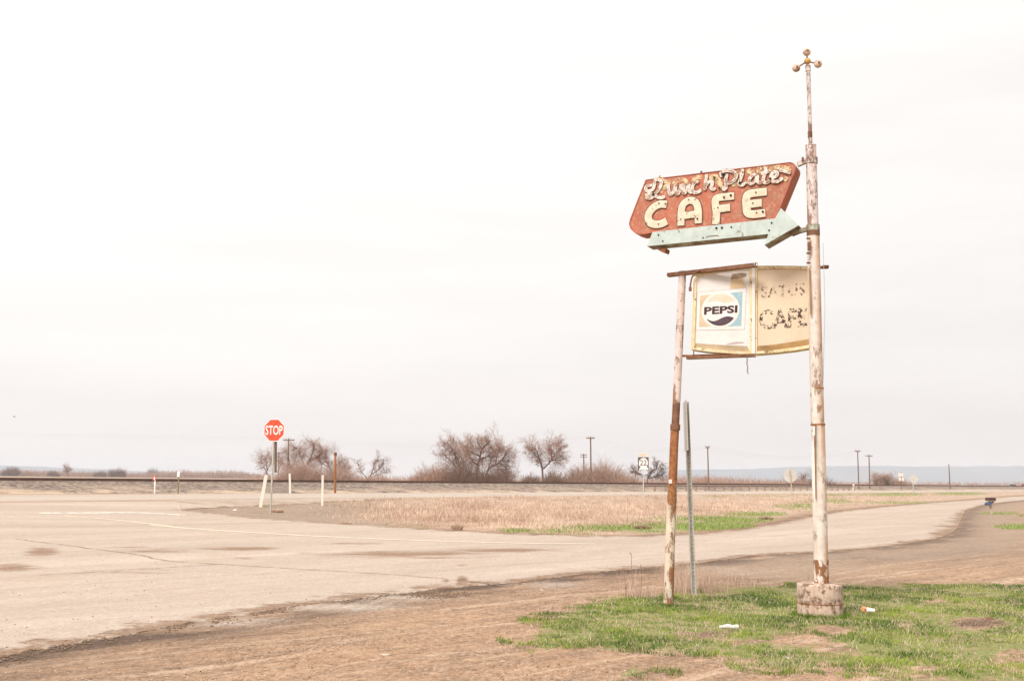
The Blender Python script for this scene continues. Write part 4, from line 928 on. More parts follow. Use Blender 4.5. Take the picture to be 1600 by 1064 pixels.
# far signs along the highway to the right
fs_ = thing('yellow_sign', col_at(1427, hwy_pt(1427, 57)), 'small pale diamond sign beside the distant highway bend', 'road sign'); Y = fs_.location.y
flat([(1427, 740.5), (1435, 748.5), (1427, 756.5), (1419, 748.5)], 0, 'plate', M['alu'], fs_, Y, 1427)
b = MB(); b.tube([fs_.location, at(1426.5, 742, Y + .05)], .05, 6); b.build('post', M['galv'], fs_)
cr = thing('crossing_sign', col_at(1408.5, hwy_pt(1408.5, 86)), 'pale pair of small plates on a brown post near the far crossing', 'road sign'); Y = cr.location.y
flat([(1403.5, 739), (1411, 739), (1411, 744), (1403.5, 744)], 0, 'plate', M['ltan'], cr, Y, 1408.5); flat([(1404.5, 746), (1412, 746), (1412, 751), (1404.5, 751)], 0, 'plate', M['ltan'], cr, Y, 1408.5)
b = MB(); b.tube([cr.location, at(1408.5, 738, Y + .08)], .07, 6); b.build('post', M['wood'], cr)

# delineator posts
def post(name, foot, top, wpx, mat, label, cat, flat_=False, Y=None, group=None, capm=None):
    g_ = gnd(*foot) if Y is None else col_at(foot[0], Y); t = thing(name, g_, label, cat, group); tp = at(top[0], top[1], g_.y); r_ = wpx * g_.y / FPX / 2
    b = MB()
    if flat_:
        h = tp - g_; ax = Vector((1, 0, 0)) * r_; ay = Vector((0, 1, 0)) * r_ * .35; g0 = g_ - h.normalized() * .1
        b.hexa([g0 - ax - ay, g0 + ax - ay, g0 + ax + ay, g0 - ax + ay, tp - ax - ay, tp + ax - ay, tp + ax + ay, tp - ax + ay])
    else: b.tube([g_ - Vector((0, 0, .1)), g_ + (tp - g_) * .5, tp - (tp - g_) * .01, tp], [r_, r_, r_ * .97, r_ * .6], 12)
    b.build('shaft', mat, t)
    if capm:
        c = MB(); dz = (tp - g_).normalized(); c.tube([tp - dz * capm[1], tp + dz * .02], r_ * capm[2], 12); c.build('cap', capm[0], t)
    return t
G1 = 'white delineator posts beside the highway'
post('delineator_post', (407, 792), (416, 742), 5.2, M['plast'], 'white plastic roadside post leaning to the right, beside the stop sign', 'post', True, group=G1)
post('delineator_post', (503.5, 790), (504.3, 742), 3.4, M['plast'], 'upright white plastic post left of the rusty pipe', 'post', True, group=G1)
post('delineator_post', (453.3, 769), (452.6, 739.5), 3, M['plast'], 'white plastic post across the highway, just right of the stop sign', 'post', True, Y=hwy_pt(453, 83.5), group=G1)
post('delineator_post', (1333, 767), (1333.6, 756), 2.6, M['plast'], 'short white post at the right end of the guardrail', 'post', True, Y=hwy_pt(1333, 84), group=G1)
post('steel_pipe', (523.5, 769), (524, 707), 3.6, M['rust'], 'tall rusty brown pipe post standing before the railway', 'post', Y=hwy_pt(524, 83.6), capm=(M['rust_dark'], .16, 1.35))
p_ = post('marker_post', (241.8, 772), (242.4, 746), 2.3, M['white'], 'thin white post topped with a red and white marker board', 'post', Y=hwy_pt(242, 83.2))
Y = p_.location.y; flat([(239.9, 743.8), (245, 743.8), (245, 750), (239.9, 750)], .08, 'red_board', M['redp'], p_, Y, 242.4); flat([(241.4, 744.6), (243.4, 744.6), (243.4, 749.6), (241.4, 749.6)], .086, 'white_stripe', M['white'], p_, Y, 242.4)
p_ = post('marker_post', (278, 772), (279.3, 744), 2, M['olive'], 'thin olive steel post with a white reflector plate on top', 'post', Y=hwy_pt(278, 83.2))
Y = p_.location.y; flat([(277.5, 736.5), (281.4, 736.5), (281.4, 745), (277.5, 745)], .08, 'reflector', M['white'], p_, Y, 279.3)

# utility poles
def upole(px, foot_y, top, wpx, arms, label, u=None, Y=None):
    Y = Y or hwy_pt(px, u); g_ = col_at(px, Y); t = thing('utility_pole', g_, label, 'utility pole', 'utility poles along the railway'); tp = at(top[0], top[1], Y); r_ = wpx * .82 * Y / FPX / 2
    b = MB(); b.tube([g_ - Vector((0, 0, .2)), tp], [r_ * 1.15, r_ * .85], 10); b.build('pole', M['wood'], t)
    for (dy, hw_, th) in arms:
        c = at(top[0], top[1] + dy, Y - r_ * 1.1); L_ = hw_ * Y / FPX; b = MB(); b.box(c, (2 * L_, .1, th * .75), -.15); b.build('crossarm', M['wood'], t)
        for sx in (-.9, -.45, .45, .9):
            b = MB(); b.tube([c + Vector((sx * L_, 0, th / 2)), c + Vector((sx * L_, 0, th / 2 + .12))], .03, 6); b.build('insulator', M['wood'], t)
    return t, tp
P1 = upole(448.5, 0, (451.3, 684.5), 2.6, [(3, 9, .18)], 'wooden utility pole with one crossarm, right of the stop sign', Y=150)
P2 = upole(435, 0, (435.5, 706), 2.2, [(2, 4, .2)], 'smaller distant utility pole directly behind the stop sign post', Y=230)
P3 = upole(923.5, 0, (922.8, 682), 2.9, [(2.5, 6.5, .2)], 'tallest crossarm utility pole above the pink thicket', Y=150)
P4 = upole(912.5, 0, (912, 709), 2.6, [(1.5, 5, .2), (5, 5.5, .15)], 'short double crossarm utility pole beside the taller one', Y=215)
P5 = upole(1107.5, 0, (1105.7, 698), 2.5, [(1.2, 3.2, .14)], 'slim utility pole between the channel post and the round sign', u=88)
P6 = upole(1342, 0, (1340, 704), 2.3, [(1, 4.2, .16)], 'left pole of the pair of utility poles right of the tall sign pole', u=88)
P7 = upole(1359, 0, (1357.7, 710), 2.2, [(2.5, 5.5, .12)], 'right pole of the pair of utility poles right of the tall sign pole', u=88.5)
P8 = upole(1484.5, 0, (1482.5, 725), 2, [], 'bare distant pole without crossarm near the right edge', u=88)
wr = thing('overhead_wires', P3[1], 'faint thin overhead wires strung between the utility poles', 'wires')
chain = [Vector((-130, 112, 9.2)), P1[1], P3[1], P5[1], P6[1]]
for dz in (-.15, .1):
    b = MB()
    for a, c in zip(chain[:-1], chain[1:]):
        b.tube([a.lerp(c, t) + Vector((dz * 2, 0, dz + -1.1 * 4 * t * (1 - t))) for t in np.linspace(0, 1, 12)], .007, 4, False)
    b.build('wire', M['galv'], wr)

# ------------------------------------------------------------------ mailboxes
mbx = thing('mailbox_stand', gnd(1548.5, 803.5), 'wooden stand with dark mailboxes and a tilted blue one by the driveway', 'mailbox')
Y = mbx.location.y; s_ = Y / FPX; b = MB(); tp = at(1548, 785, Y); b.box((mbx.location + tp) / 2, (.11, .11, (tp - mbx.location).z + .1)); b.box(at(1547.6, 783, Y), (.42, .16, .05)); b.build('post', M['wood_l'], mbx)
def mailbox(cx, cy, wpx, hpx, mat, rx=0, rz=0):
    c = at(cx, cy, Y); w_ = wpx * s_ / 2; h_ = hpx * s_; prf = [(-w_, 0)] + [(-w_ * math.cos(t), h_ * .45 + h_ * .55 * math.sin(t)) for t in np.linspace(0, math.pi, 9)] + [(w_, 0)]
    m = Matrix.Rotation(rz, 3, 'Z') @ Matrix.Rotation(rx, 3, 'Y'); A = [c + m @ Vector((x, -.22, z - h_ / 2)) for x, z in prf]; B = [c + m @ Vector((x, .22, z - h_ / 2)) for x, z in prf]
    b = MB(); b.prism(A, B); return b.build('mailbox', mat, mbx)
mailbox(1544.4, 779.4, 4.8, 4.6, M['mbox']); mailbox(1551, 779.4, 4.8, 4.6, M['mbox']); mailbox(1544, 786.3, 6.4, 3.8, M['mblue'], -.35)
b = MB(); b.box(at(1551, 784, Y + .03), (.08, .08, .12)); b.build('bracket', M['rust_dark'], mbx)

# ------------------------------------------------------------------ distant vehicles
def car(px, u, wpx, label, mat, mat2, name='distant_car'):
    Y = u; g_ = col_at(px, Y); g_.z += .02; t = thing(name, g_, label, 'car'); Ln = 4.4; 
    d = Vector((1, K, 0)).normalized(); s = Vector((-d.y, d.x, 0))
    def body(prf, wd, nm, mt, par=t):
        b = MB(); A = [g_ + d * x + s * wd / 2 + Vector((0, 0, z)) for x, z in prf]; B = [g_ + d * x - s * wd / 2 + Vector((0, 0, z)) for x, z in prf]; b.prism(A, B); return b.build(nm, mt, par)
    body([(-2.2, .35), (2.2, .35), (2.25, .7), (1.9, .92), (-1.9, .98), (-2.25, .75)], 1.8, 'body', mat)
    body([(-1.6, .96), (1.1, .92), (.5, 1.4), (-1.1, 1.42)], 1.55, 'cabin', M['glass'])
    body([(-1.1, 1.43), (.5, 1.41), (.45, 1.47), (-1.0, 1.48)], 1.5, 'roof', mat2)
    for x in (-1.4, 1.4):
        for q in (-.85, .85):
            b = MB(); c = g_ + d * x + s * q + Vector((0, 0, .32)); b.tube([c - s * .1, c + s * .1], .32, 14); b.build('wheel', M['tyre'], t)
car(1583, 400, 8, 'tiny dark green car with a pale roof far off at the right', M['green_car'], M['car_w']); car(1601, 400, 8, 'dark red car cut by the right edge of the picture', M['red_side'], M['red_side'])

# ------------------------------------------------------------------ bird
bd = thing('bird', at(22.5, 651, 70), 'tiny black bird in the sky at far left', 'bird')
bd.scale = (.5, .5, .5)
b = MB(); c = Vector(bd.location); b.tube([c + Vector((-.16, 0, -.01)), c + Vector((-.08, 0, 0)), c + Vector((.03, 0, .01)), c + Vector((.1, 0, .02)), c + Vector((.16, 0, .015))], [.01, .04, .05, .03, .005], 8)
b.add([c + Vector((-.05, 0, .02)), c + Vector((.06, 0, .02)), c + Vector((.0, -.15, .08)), c + Vector((-.07, -.22, .05))], [(0, 1, 2, 3), (3, 2, 1, 0)]); b.add([c + Vector((-.05, 0, .02)), c + Vector((.06, 0, .02)), c + Vector((.0, .15, .08)), c + Vector((-.07, .22, .05))], [(0, 1, 2, 3)])
b.build('body', M['bird'], bd)

# ------------------------------------------------------------------ trees and thickets
class TW:                      # fast collector of tapering three-sided twigs
    def __init__(s): s.a = []; s.b = []; s.ra = []; s.rb = []; s.sh = []
    def seg(s, a, b, ra, rb, sh=.5): s.a.append(a); s.b.append(b); s.ra.append(ra); s.rb.append(rb); s.sh.append(sh)
    def mesh(s, name, mat, parent=None, off=(0, 0, 0)):
        A = np.array([tuple(v) for v in s.a]); B = np.array([tuple(v) for v in s.b]); ra = np.array(s.ra)[:, None]; rb = np.array(s.rb)[:, None]
        d = B - A; d /= np.linalg.norm(d, axis=1, keepdims=True) + 1e-9
        h = np.where(np.abs(d[:, 2:3]) < .9, np.array([[0, 0, 1.]]), np.array([[1., 0, 0]])); e = np.cross(d, h); e /= np.linalg.norm(e, axis=1, keepdims=True); f = np.cross(d, e)
        V = np.empty((len(A), 6, 3))
        for j in range(3):
            q = 2 * math.pi * j / 3; r_ = e * math.cos(q) + f * math.sin(q); V[:, j] = A + r_ * ra; V[:, 3 + j] = B + r_ * rb
        base = np.arange(len(A))[:, None] * 6; F = np.concatenate([base + np.array([[j, (j + 1) % 3, 3 + (j + 1) % 3, 3 + j]]) for j in range(3)])
        return np_mesh(name, V.reshape(-1, 3) - np.array(off), F, mat, {'shade': np.repeat(s.sh, 6)}, parent=parent)
def rv(a=1.): return Vector((random.gauss(0, a), random.gauss(0, a), random.gauss(0, a)))
def grow(trunk, crown, p, d, L_, r_, lvl, maxl, spread, upw, dens):
    n = 4 if lvl == 0 else 3; cur = Vector(p); dd = d.normalized()
    for i in range(n):
        dd = (dd + rv(.16 + .05 * lvl) + Vector((0, 0, upw))).normalized(); nx = cur + dd * L_ / n
        r1 = r_ * (1 - .55 * (i + 1) / n); tgt = trunk if lvl <= 1 else crown
        tgt.seg(cur, nx, max(r_ * (1 - .55 * i / n), .012), max(r1, .009), random.random())
        if lvl < maxl and (i > 0 or lvl > 0):
            for _ in range(dens if lvl > 0 else dens + 1):
                if random.random() < .85:
                    a = rv(1.); a = (a - dd * a.dot(dd)).normalized(); nd = (dd * (1 - spread * .5) + a * spread + Vector((0, 0, .08))).normalized()
                    grow(trunk, crown, nx, nd, L_ * random.uniform(.5, .74), r1 * .62, lvl + 1, maxl, spread, upw, dens)
        cur = nx
def tree(px, Y, base_y, top_y, seed, label, spread=.8, stems=1, lean=(0, 0), maxl=4, dens=2, mat='twig', tr=.16, wfac=1., name='bare_tree', shoots=0, rs=1., group='bare trees beyond the railway'):
    random.seed(seed); g_ = col_at(px, Y); H = at(px, top_y, Y).z - g_.z
    t = thing(name, g_, label, 'tree' if name == 'bare_tree' else 'shrub', group); T = TW(); Cn = TW()
    for s in range(stems):
        dd = Vector((lean[0] + (random.uniform(-.5, .5) if stems > 1 else 0), lean[1], 1)).normalized(); p0 = Vector((random.uniform(-.35, .35) * (stems > 1), 0, -.2))
        grow(T, Cn, p0, dd, H * .42, tr * (1 if s == 0 else .75), 0, maxl, spread, .03, dens)
    for s in range(shoots):
        a = random.uniform(-1, 1) * H * .55 * wfac; p0 = Vector((a, random.uniform(-1, 1), 0)); dd = Vector((a * .12 / H + random.uniform(-.4, .4), random.uniform(-.4, .4), 1)).normalized(); hL = H * random.uniform(.2, .5) * (1 - .4 * abs(a) / (H * .55 * wfac))
        q = p0 + dd * hL; Cn.seg(p0, q, .014, .008, random.random())
        for _ in range(3):
            m0 = p0.lerp(q, random.uniform(.3, .8)); Cn.seg(m0, m0 + (dd + rv(.5)).normalized() * hL * .4, .010, .006, random.random())
    # fit the grown crown to the height and width it should have
    for W_ in (T, Cn):
        pass
    allp = np.array([tuple(v) for v in T.b + Cn.b]); zmax = np.percentile(allp[:, 2], 99.5); k = H / zmax; xr_ = np.percentile(np.abs(allp[:, 0] - 0), 99); kx = wfac if wfac else 1
    T.ra = [r * rs for r in T.ra]; T.rb = [r * rs for r in T.rb]; Cn.ra = [r * rs for r in Cn.ra]; Cn.rb = [r * rs for r in Cn.rb]
    for W_ in (T, Cn):
        W_.a = [Vector((v.x * k * kx, v.y * k, v.z * k)) for v in W_.a]; W_.b = [Vector((v.x * k * kx, v.y * k, v.z * k)) for v in W_.b]
    T.mesh('trunk', M['bark'] if mat != 'twig_grey' else M['twig_grey'], t); Cn.mesh('crown', M[mat], t); return t
TY = 150
def thicket(px0, px1, Y, top, n, seed, label, mat, name='thicket', kind=None, th=.02, hm=None, depth=4, dome=True, sub=5):
    """crowded upright twigs over a rounded outline"""
    random.seed(seed); cx = (px0 + px1) / 2; g_ = col_at(cx, Y); W_ = (px1 - px0) / 2 * Y / FPX; T = TW()
    if not kind: n = int(n * 2.2)
    for i in range(n):
        a = random.uniform(-1, 1); b_ = random.uniform(-1, 1)
        env = (1 - abs(a) ** 2.2) ** .6 if dome else 1
        py = pl(top, cx + a * (px1 - px0) / 2) if isinstance(top, list) else top
        H = (at(cx, py, Y).z - g_.z) * (env * random.choice((.5, .7, .85, 1.0, 1.15)) * random.uniform(.8, 1.05)) * (1 - .3 * b_ * b_)
        if H < .15: continue
        p0 = Vector((a * W_, b_ * depth, 0)); d = Vector((random.gauss(0, .28) + a * .2, random.gauss(0, .3), 1)).normalized(); p1 = p0 + d * H * .5; p2 = p1 + (d + rv(.25)).normalized() * H * .5
        T.seg(p0, p1, th, th * .8, random.random()); T.seg(p1, p2, th * .8, th * .4, random.random())
        for _ in range(sub):
            q = random.choice((p0, p1)).lerp(random.choice((p1, p2)), random.uniform(.3, .9)); e = (d * .6 + rv(.6)); e.z = abs(e.z) * .8; T.seg(q, q + e.normalized() * H * random.uniform(.12, .3), th * .55, th * .3, random.random())
    o = T.mesh(name, M[mat]); o.location = g_
    if kind: tag(o, label, None, None, kind); o['label'] = label; o['category'] = 'brush'
    else: tag(o, label, 'shrub', 'low shrubs beyond the railway')
    return o
def limb_tree(label, Y, zf, limbs, seed, mat='twig_pink', r0=.13, tw=1.0, name='bare_tree', side=10, droop=.0):
    """limbs follow the shapes in the photo with depth of their own; twigs fill in round them"""
    random.seed(seed); x0, y0 = zf(*limbs[0][0]); g_ = col_at(x0, Y)
    t = thing(name, g_, label, 'tree', 'bare trees beyond the railway'); T = TW(); Cn = TW(); m1 = Y / FPX
    def twig(p, d, L_, lv):
        n = 3; q = p
        for i in range(n):
            d = (d + rv(.22) + Vector((0, 0, .05 - droop))).normalized(); e = q + d * L_ / n
            r_ = (.026, .012, .0075)[lv] * (1 - .2 * i); (T if lv == 0 else Cn).seg(q, e, r_, r_ * .8, random.random()); q = e
            if lv < 2:
                for _ in range(3):
                    if random.random() < .9 * tw: a = rv(1.); a = (a - d * a.dot(d)).normalized(); twig(q, (d * .6 + a * .85).normalized(), L_ * random.uniform(.4, .7), lv + 1)
    for li, pts in enumerate(limbs):
        P = []; dep = random.uniform(-1.6, 1.6) if li else 0
        for j, p in enumerate(pts): 
            x, y = zf(*p); f = j / (len(pts) - 1); P.append(at(x, y, Y + (dep * f if li else 0)) - g_ + Vector((random.gauss(0, .05), 0, 0)))
        if li == 0: P[0].z = -.15
        c = catmull(P, 4); n = len(c); rr_ = r0 if li == 0 else r0 * .62
        for j in range(n - 1):
            f0, f1 = j / (n - 1), (j + 1) / (n - 1); T.seg(c[j], c[j + 1], rr_ * (1 - .7 * f0), rr_ * (1 - .7 * f1), random.random() * .5)
            if f0 > .22:
                d = (c[j + 1] - c[j]).normalized()
                for _ in range(3):
                    a = rv(1.); a = (a - d * a.dot(d)).normalized(); twig(c[j].lerp(c[j + 1], random.random()), (d * .45 + a).normalized(), m1 * side * random.choice((.6, .9, 1.3, 1.9)), 0)
    T.mesh('trunk', M['bark'], t); Cn.mesh('crown', M[mat], t); return t
def za(x, y): return (640 + x / 6.154, 670 + y / 6.154)
def zb6(x, y): return (300 + x * .2125, 640 + y * .2125)
def zc(x, y): return (980 + x * .0752, 690 + y * .0752)
tree(107, 1250, 742, 722, 11, 'small lone round bare tree on the far left skyline', .8, 1, maxl=3, dens=3, mat='twig_pink', tr=.3, wfac=.9, rs=5.)
limb_tree('thin sparse bare tree just left of the stop sign', TY, zb6, [[(552, 520), (552, 430), (540, 340)], [(552, 470), (520, 400), (500, 370)], [(552, 450), (580, 390), (590, 350)]], 12, 'twig', .09, .7)
limb_tree('dense bare tree behind the pole right of the stop sign', TY + 6, zb6, [[(720, 525), (716, 400), (700, 310)], [(716, 440), (660, 380), (640, 330)], [(718, 430), (770, 360), (765, 280)]], 13, 'twig_pink', .13, .95)
limb_tree('tallest twiggy bare tree between the stop sign and the rusty pipe', TY, zb6, [[(820, 525), (835, 430), (860, 380), (900, 300), (890, 245)], [(840, 430), (795, 340), (770, 275)], [(860, 380), (930, 340), (960, 290)], [(830, 470), (760, 450), (710, 400)]], 14, 'twig_pink', .16, 1.)
limb_tree('bare tree with spreading twigs behind the rusty pipe', TY + 4, zb6, [[(1010, 525), (1020, 450), (990, 380), (985, 320)], [(1015, 480), (1080, 420), (1090, 370)], [(1020, 500), (1110, 460), (1140, 430)], [(1000, 420), (940, 380), (925, 340)]], 15, 'twig_pink', .14, 1.)
limb_tree('small bare tree with long limbs leaning right', TY, zb6, [[(1282, 528), (1320, 460), (1345, 400), (1365, 350)], [(1310, 480), (1380, 430), (1420, 370)], [(1300, 500), (1400, 465), (1450, 440)], [(1290, 510), (1240, 440), (1215, 370)]], 16, 'twig_pink', .10, .7, side=6)
limb_tree('left of the three large bare trees in the middle', TY + 4, za, [[(495, 520), (488, 420), (470, 320), (410, 200), (360, 120)], [(560, 510), (545, 370), (500, 280), (400, 180)], [(488, 420), (390, 300), (300, 230)], [(480, 380), (440, 260), (450, 120)], [(495, 470), (380, 420), (280, 440)], [(470, 470), (360, 490), (280, 500)]], 17, 'twig', .19, 1., side=11)
limb_tree('middle and darkest limbed of the three large bare trees', TY, za, [[(610, 515), (645, 410), (662, 330), (678, 255), (695, 190), (645, 120)], [(675, 262), (605, 225), (540, 195), (530, 150)], [(660, 350), (600, 310), (560, 225)], [(692, 195), (740, 150), (775, 110)], [(672, 290), (740, 270), (800, 215)], [(640, 430), (560, 440), (500, 470)]], 18, 'twig', .25, 1., side=11)
limb_tree('right of the three large bare trees in the middle', TY + 3, za, [[(735, 515), (760, 395), (850, 335), (905, 275), (945, 205)], [(860, 330), (905, 350), (938, 400), (935, 450)], [(820, 350), (840, 250), (880, 170)], [(750, 420), (790, 300), (820, 200)], [(770, 500), (880, 450), (960, 500)]], 19, 'twig', .21, 1., side=11)
limb_tree('single bare tree with a forked trunk standing apart', TY, za, [[(1283, 525), (1278, 385), (1252, 310), (1240, 240), (1205, 175)], [(1278, 385), (1345, 318), (1385, 262), (1430, 208), (1478, 160)], [(1342, 315), (1400, 298), (1455, 305)], [(1252, 305), (1190, 230), (1140, 190)], [(1360, 290), (1370, 210), (1350, 150)]], 20, 'twig', .17, 1., side=10)
limb_tree('dark wide branching bare tree behind the route sign', 128, zc, [[(420, 900), (410, 790), (480, 700), (525, 605), (612, 540), (620, 430)], [(450, 770), (560, 730), (660, 690), (740, 685)], [(650, 680), (708, 600), (700, 480)], [(350, 860), (310, 710), (210, 635), (110, 600)], [(230, 650), (130, 540)]], 21, 'twig_dark', .09, .7, side=5)
tree(1266, 190, 756, 735, 22, 'dark bare tree partly hidden by the tall sign pole', .9, 2, maxl=3, dens=3, mat='twig_dark', tr=.16, wfac=1.2)
tree(1376, 190, 758, 736, 23, 'round reddish bare tree beside the pair of utility poles', .9, 3, maxl=3, dens=3, mat='twig_pink', tr=.14, wfac=1.3, shoots=60)
# shrubs
for i, (a, c, y, Y, n, mt, lb) in enumerate([
    (3, 32, 727.5, 1250, 240, 'twig_dark', 'dark rounded shrub at the far left edge of the skyline'), (28, 60, 733, 1250, 150, 'twig_pink', 'low reddish shrub just right of the dark rounded one'),
    (74, 92, 734, 1250, 130, 'twig_dark', 'low dark shrub left of the lone round tree'), (146, 166, 734, 1250, 120, 'twig_dark', 'low shrub right of the lone round tree'),
    (170, 181, 731.5, 1250, 110, 'twig_dark', 'narrow dark shrub, left of a close pair'), (181, 195, 729.5, 1250, 140, 'twig_dark', 'taller rounded shrub, right of a close pair'),
    (229, 249, 731, 1350, 200, 'twig_grey', 'bluish grey shrub behind the two marker posts'),
    (815, 843, 739, TY - 6, 330, 'twig_dark', 'dark low shrub at the left foot of the forked tree'), (852, 880, 733, TY - 6, 380, 'twig_dark', 'dark mounded shrub at the right foot of the forked tree'),
    (885, 930, 722, TY + 3, 420, 'twig_pink', 'pink twiggy thicket around the double crossarm pole'), (920, 968, 715, TY + 2, 460, 'twig_pink', 'tall pink twiggy thicket right of the tallest utility pole'), (955, 1000, 733, TY, 260, 'twig_pink', 'low pink thicket left of the route sign'),
    (688, 768, 719, TY - 6, 700, 'twig_dark', 'dark tangled undergrowth beneath the three large trees'), (640, 716, 724, TY - 5, 460, 'twig', 'reddish undergrowth left of the three large trees'), (750, 802, 726, TY - 5, 380, 'twig_dark', 'low undergrowth right of the three large trees'),
    (436, 502, 714, TY - 5, 520, 'twig_pink', 'reddish undergrowth behind the stop sign post'), (492, 552, 720, TY - 5, 330, 'twig_pink', 'reddish undergrowth behind the rusty pipe'), (556, 612, 738, TY - 5, 240, 'twig_pink', 'low reddish scrub round the leaning bare tree'),
    (1085, 1115, 741, 170, 160, 'twig_pink', 'low pink scrub by the slim utility pole'), (1240, 1258, 742, 180, 110, 'twig_pink', 'low pink scrub right of the round sign'), (1280, 1300, 745, 190, 90, 'twig_dark', 'low dark scrub right of the tall sign pole'),
    (1385, 1420, 745, 190, 160, 'twig_pink', 'reddish scrub right of the round reddish tree')]):
    thicket(a, c, Y, y, n, 100 + i, lb, mt, 'shrub', th=.018 * Y / 150)
# the far scrub belts that read as one mass
def belt(px0, px1, Y, top, n, seed, label, mat, th):
    thicket(px0, px1, Y, top, n, seed, label, mat, 'scrub_belt', 'stuff', th, dome=False, depth=18, sub=3)
belt(-60, 420, 1300, [(-60, 734), (60, 735), (130, 736), (225, 737), (250, 734), (285, 731.5), (300, 733), (325, 733), (360, 731.5), (380, 733), (400, 737), (420, 737)], 6500, 201, 'long low reddish scrub belt on the left skyline', 'twig_pink', .16)
belt(400, 1010, 300, [(400, 741), (560, 742), (640, 742), (780, 743), (900, 741), (1010, 743)], 2600, 202, 'low reddish scrub belt behind the bare trees', 'twig_pink', .04)
belt(1010, 1700, 420, [(1010, 744), (1080, 743), (1150, 745), (1300, 751), (1400, 752.5), (1450, 750), (1500, 751), (1560, 750.5), (1600, 748), (1650, 749)], 3600, 203, 'low dull red scrub belt below the distant hills', 'twig_pink', .055)
belt(1050, 1240, 250, [(1050, 744), (1090, 742), (1120, 745), (1240, 749)], 700, 204, 'pale brush behind the guardrail', 'twig', .03)

# ------------------------------------------------------------------ grasses
def blades(name, P, H, Wd, lean, mat, shade, label, segs=2):
    n = len(P); a = RNG.uniform(0, 2 * np.pi, n); d = np.stack([np.cos(a), np.sin(a), np.zeros(n)], 1); l = RNG.uniform(0, 2 * np.pi, n); ld = np.stack([np.cos(l), np.sin(l), np.zeros(n)], 1) * (lean * H)[:, None]
    up3 = np.array([0, 0, 1.]); w = d * (Wd / 2)[:, None]
    V = np.empty((n, 5, 3)); V[:, 0] = P - w; V[:, 1] = P + w; mid = P + up3 * (H * .55)[:, None] + ld * .35; V[:, 2] = mid + w * .75; V[:, 3] = mid - w * .75; V[:, 4] = P + up3 * (H * np.sqrt(np.clip(1 - (lean * .8) ** 2, .1, 1)))[:, None] + ld
    b = np.arange(n)[:, None] * 5; F3 = np.concatenate([b + np.array([[0, 1, 2]]), b + np.array([[0, 2, 3]]), b + np.array([[3, 2, 4]])])
    o = np_mesh(name, V.reshape(-1, 3), F3, mat, {'shade': np.repeat(shade, 5)}); tag(o, label, None, None, 'stuff'); o['category'] = 'grass'; return o
def nz(P, s, o=0): return np.array([mnoise.noise(Vector((x * s, y * s, o))) for x, y in P])
def ground_z(P):
    z = terr(P[:, 0], P[:, 1]); 
    for i, (x, y) in enumerate(P):
        if abs(x) < 16 and 4 < y < 32:
            a = (x - y * .9); b_ = (x + y); z[i] += .022 * mnoise.noise(Vector((x * .8, y * .8, 0))) + .013 * mnoise.noise(Vector((x * 2.7, y * 2.7, 3))) + .014 * mnoise.noise(Vector((a * 1.6, b_ * .15, 7)))
    return z
def near_grass():
    n = 560000; P = np.stack([RNG.uniform(-.5, 11.5, n), RNG.uniform(6.5, 17.5, n)], 1)
    px = 800 + FPX * P[:, 0] / P[:, 1]; P = P[(px > 780) & (px < 1720)]
    D = grass_density(P); D[D < .02] = 0; ok = D > .03; P = P[ok]; D = D[ok]
    c = nz(P, .9, 2) * .9 + nz(P, 3.1, 4) * .75 + nz(P, 8., 6) * .55
    dens = np.clip(D * 1.1 + c * 1.9 - .13, 0, 1); keep = RNG.uniform(0, 1, len(P)) < dens; P = P[keep]; c = c[keep]; D = D[keep]
    z = ground_z(P); tall = nz(P, 1.3, 9); H = (.016 + .020 * RNG.random(len(P))) * (1 + 1.0 * np.clip(tall, -.4, 1) + .5 * np.clip(c, -.4, 1))
    sh = np.clip(.42 + nz(P, 1.1, 12) * 1.1 + nz(P, 5., 14) * .6 + RNG.normal(0, .22, len(P)), 0, 1)
    blades('grass', np.c_[P, z - .004], H, np.full(len(P), .0055), RNG.uniform(.3, 1.1, len(P)), M['grass'], sh, 'green spring grass in ragged patches around the sign poles')
    # dead stems mixed in
    n2 = 22000; i = RNG.choice(len(P), n2); P2 = P[i] + RNG.normal(0, .12, (n2, 2)); z = ground_z(P2)
    blades('dead_grass', np.c_[P2, z], RNG.uniform(.02, .07, n2), np.full(n2, .004), RNG.uniform(.4, 1.1, n2), M['straw'], RNG.random(n2), 'short dead stems among the green grass')
near_grass()
def collar():
    P = []
    for (px, py, r_, n) in ((1281.5, 944, .275, 1500), (1046, 936, .07, 450), (1084, 924, .05, 260)):
        c = gnd(px, py); cy = 13.1 if r_ > .2 else c.y; cx = c.x if r_ < .2 else at(1281.5, 933, 13.1).x
        for _ in range(n): a = random.uniform(0, 6.28); q = r_ + abs(random.gauss(0, .035)); P.append((cx + q * math.cos(a), cy + q * math.sin(a)))
    P = np.array(P); n = len(P); blades('base_grass', np.c_[P, ground_z(P) - .004], RNG.uniform(.03, .10, n), np.full(n, .006), RNG.uniform(.2, .9, n), M['grass'], RNG.random(n) * .7, 'longer green grass growing against the feet of the poles')  # blade tones kept on the dark side, contact shade put into their colour
collar()
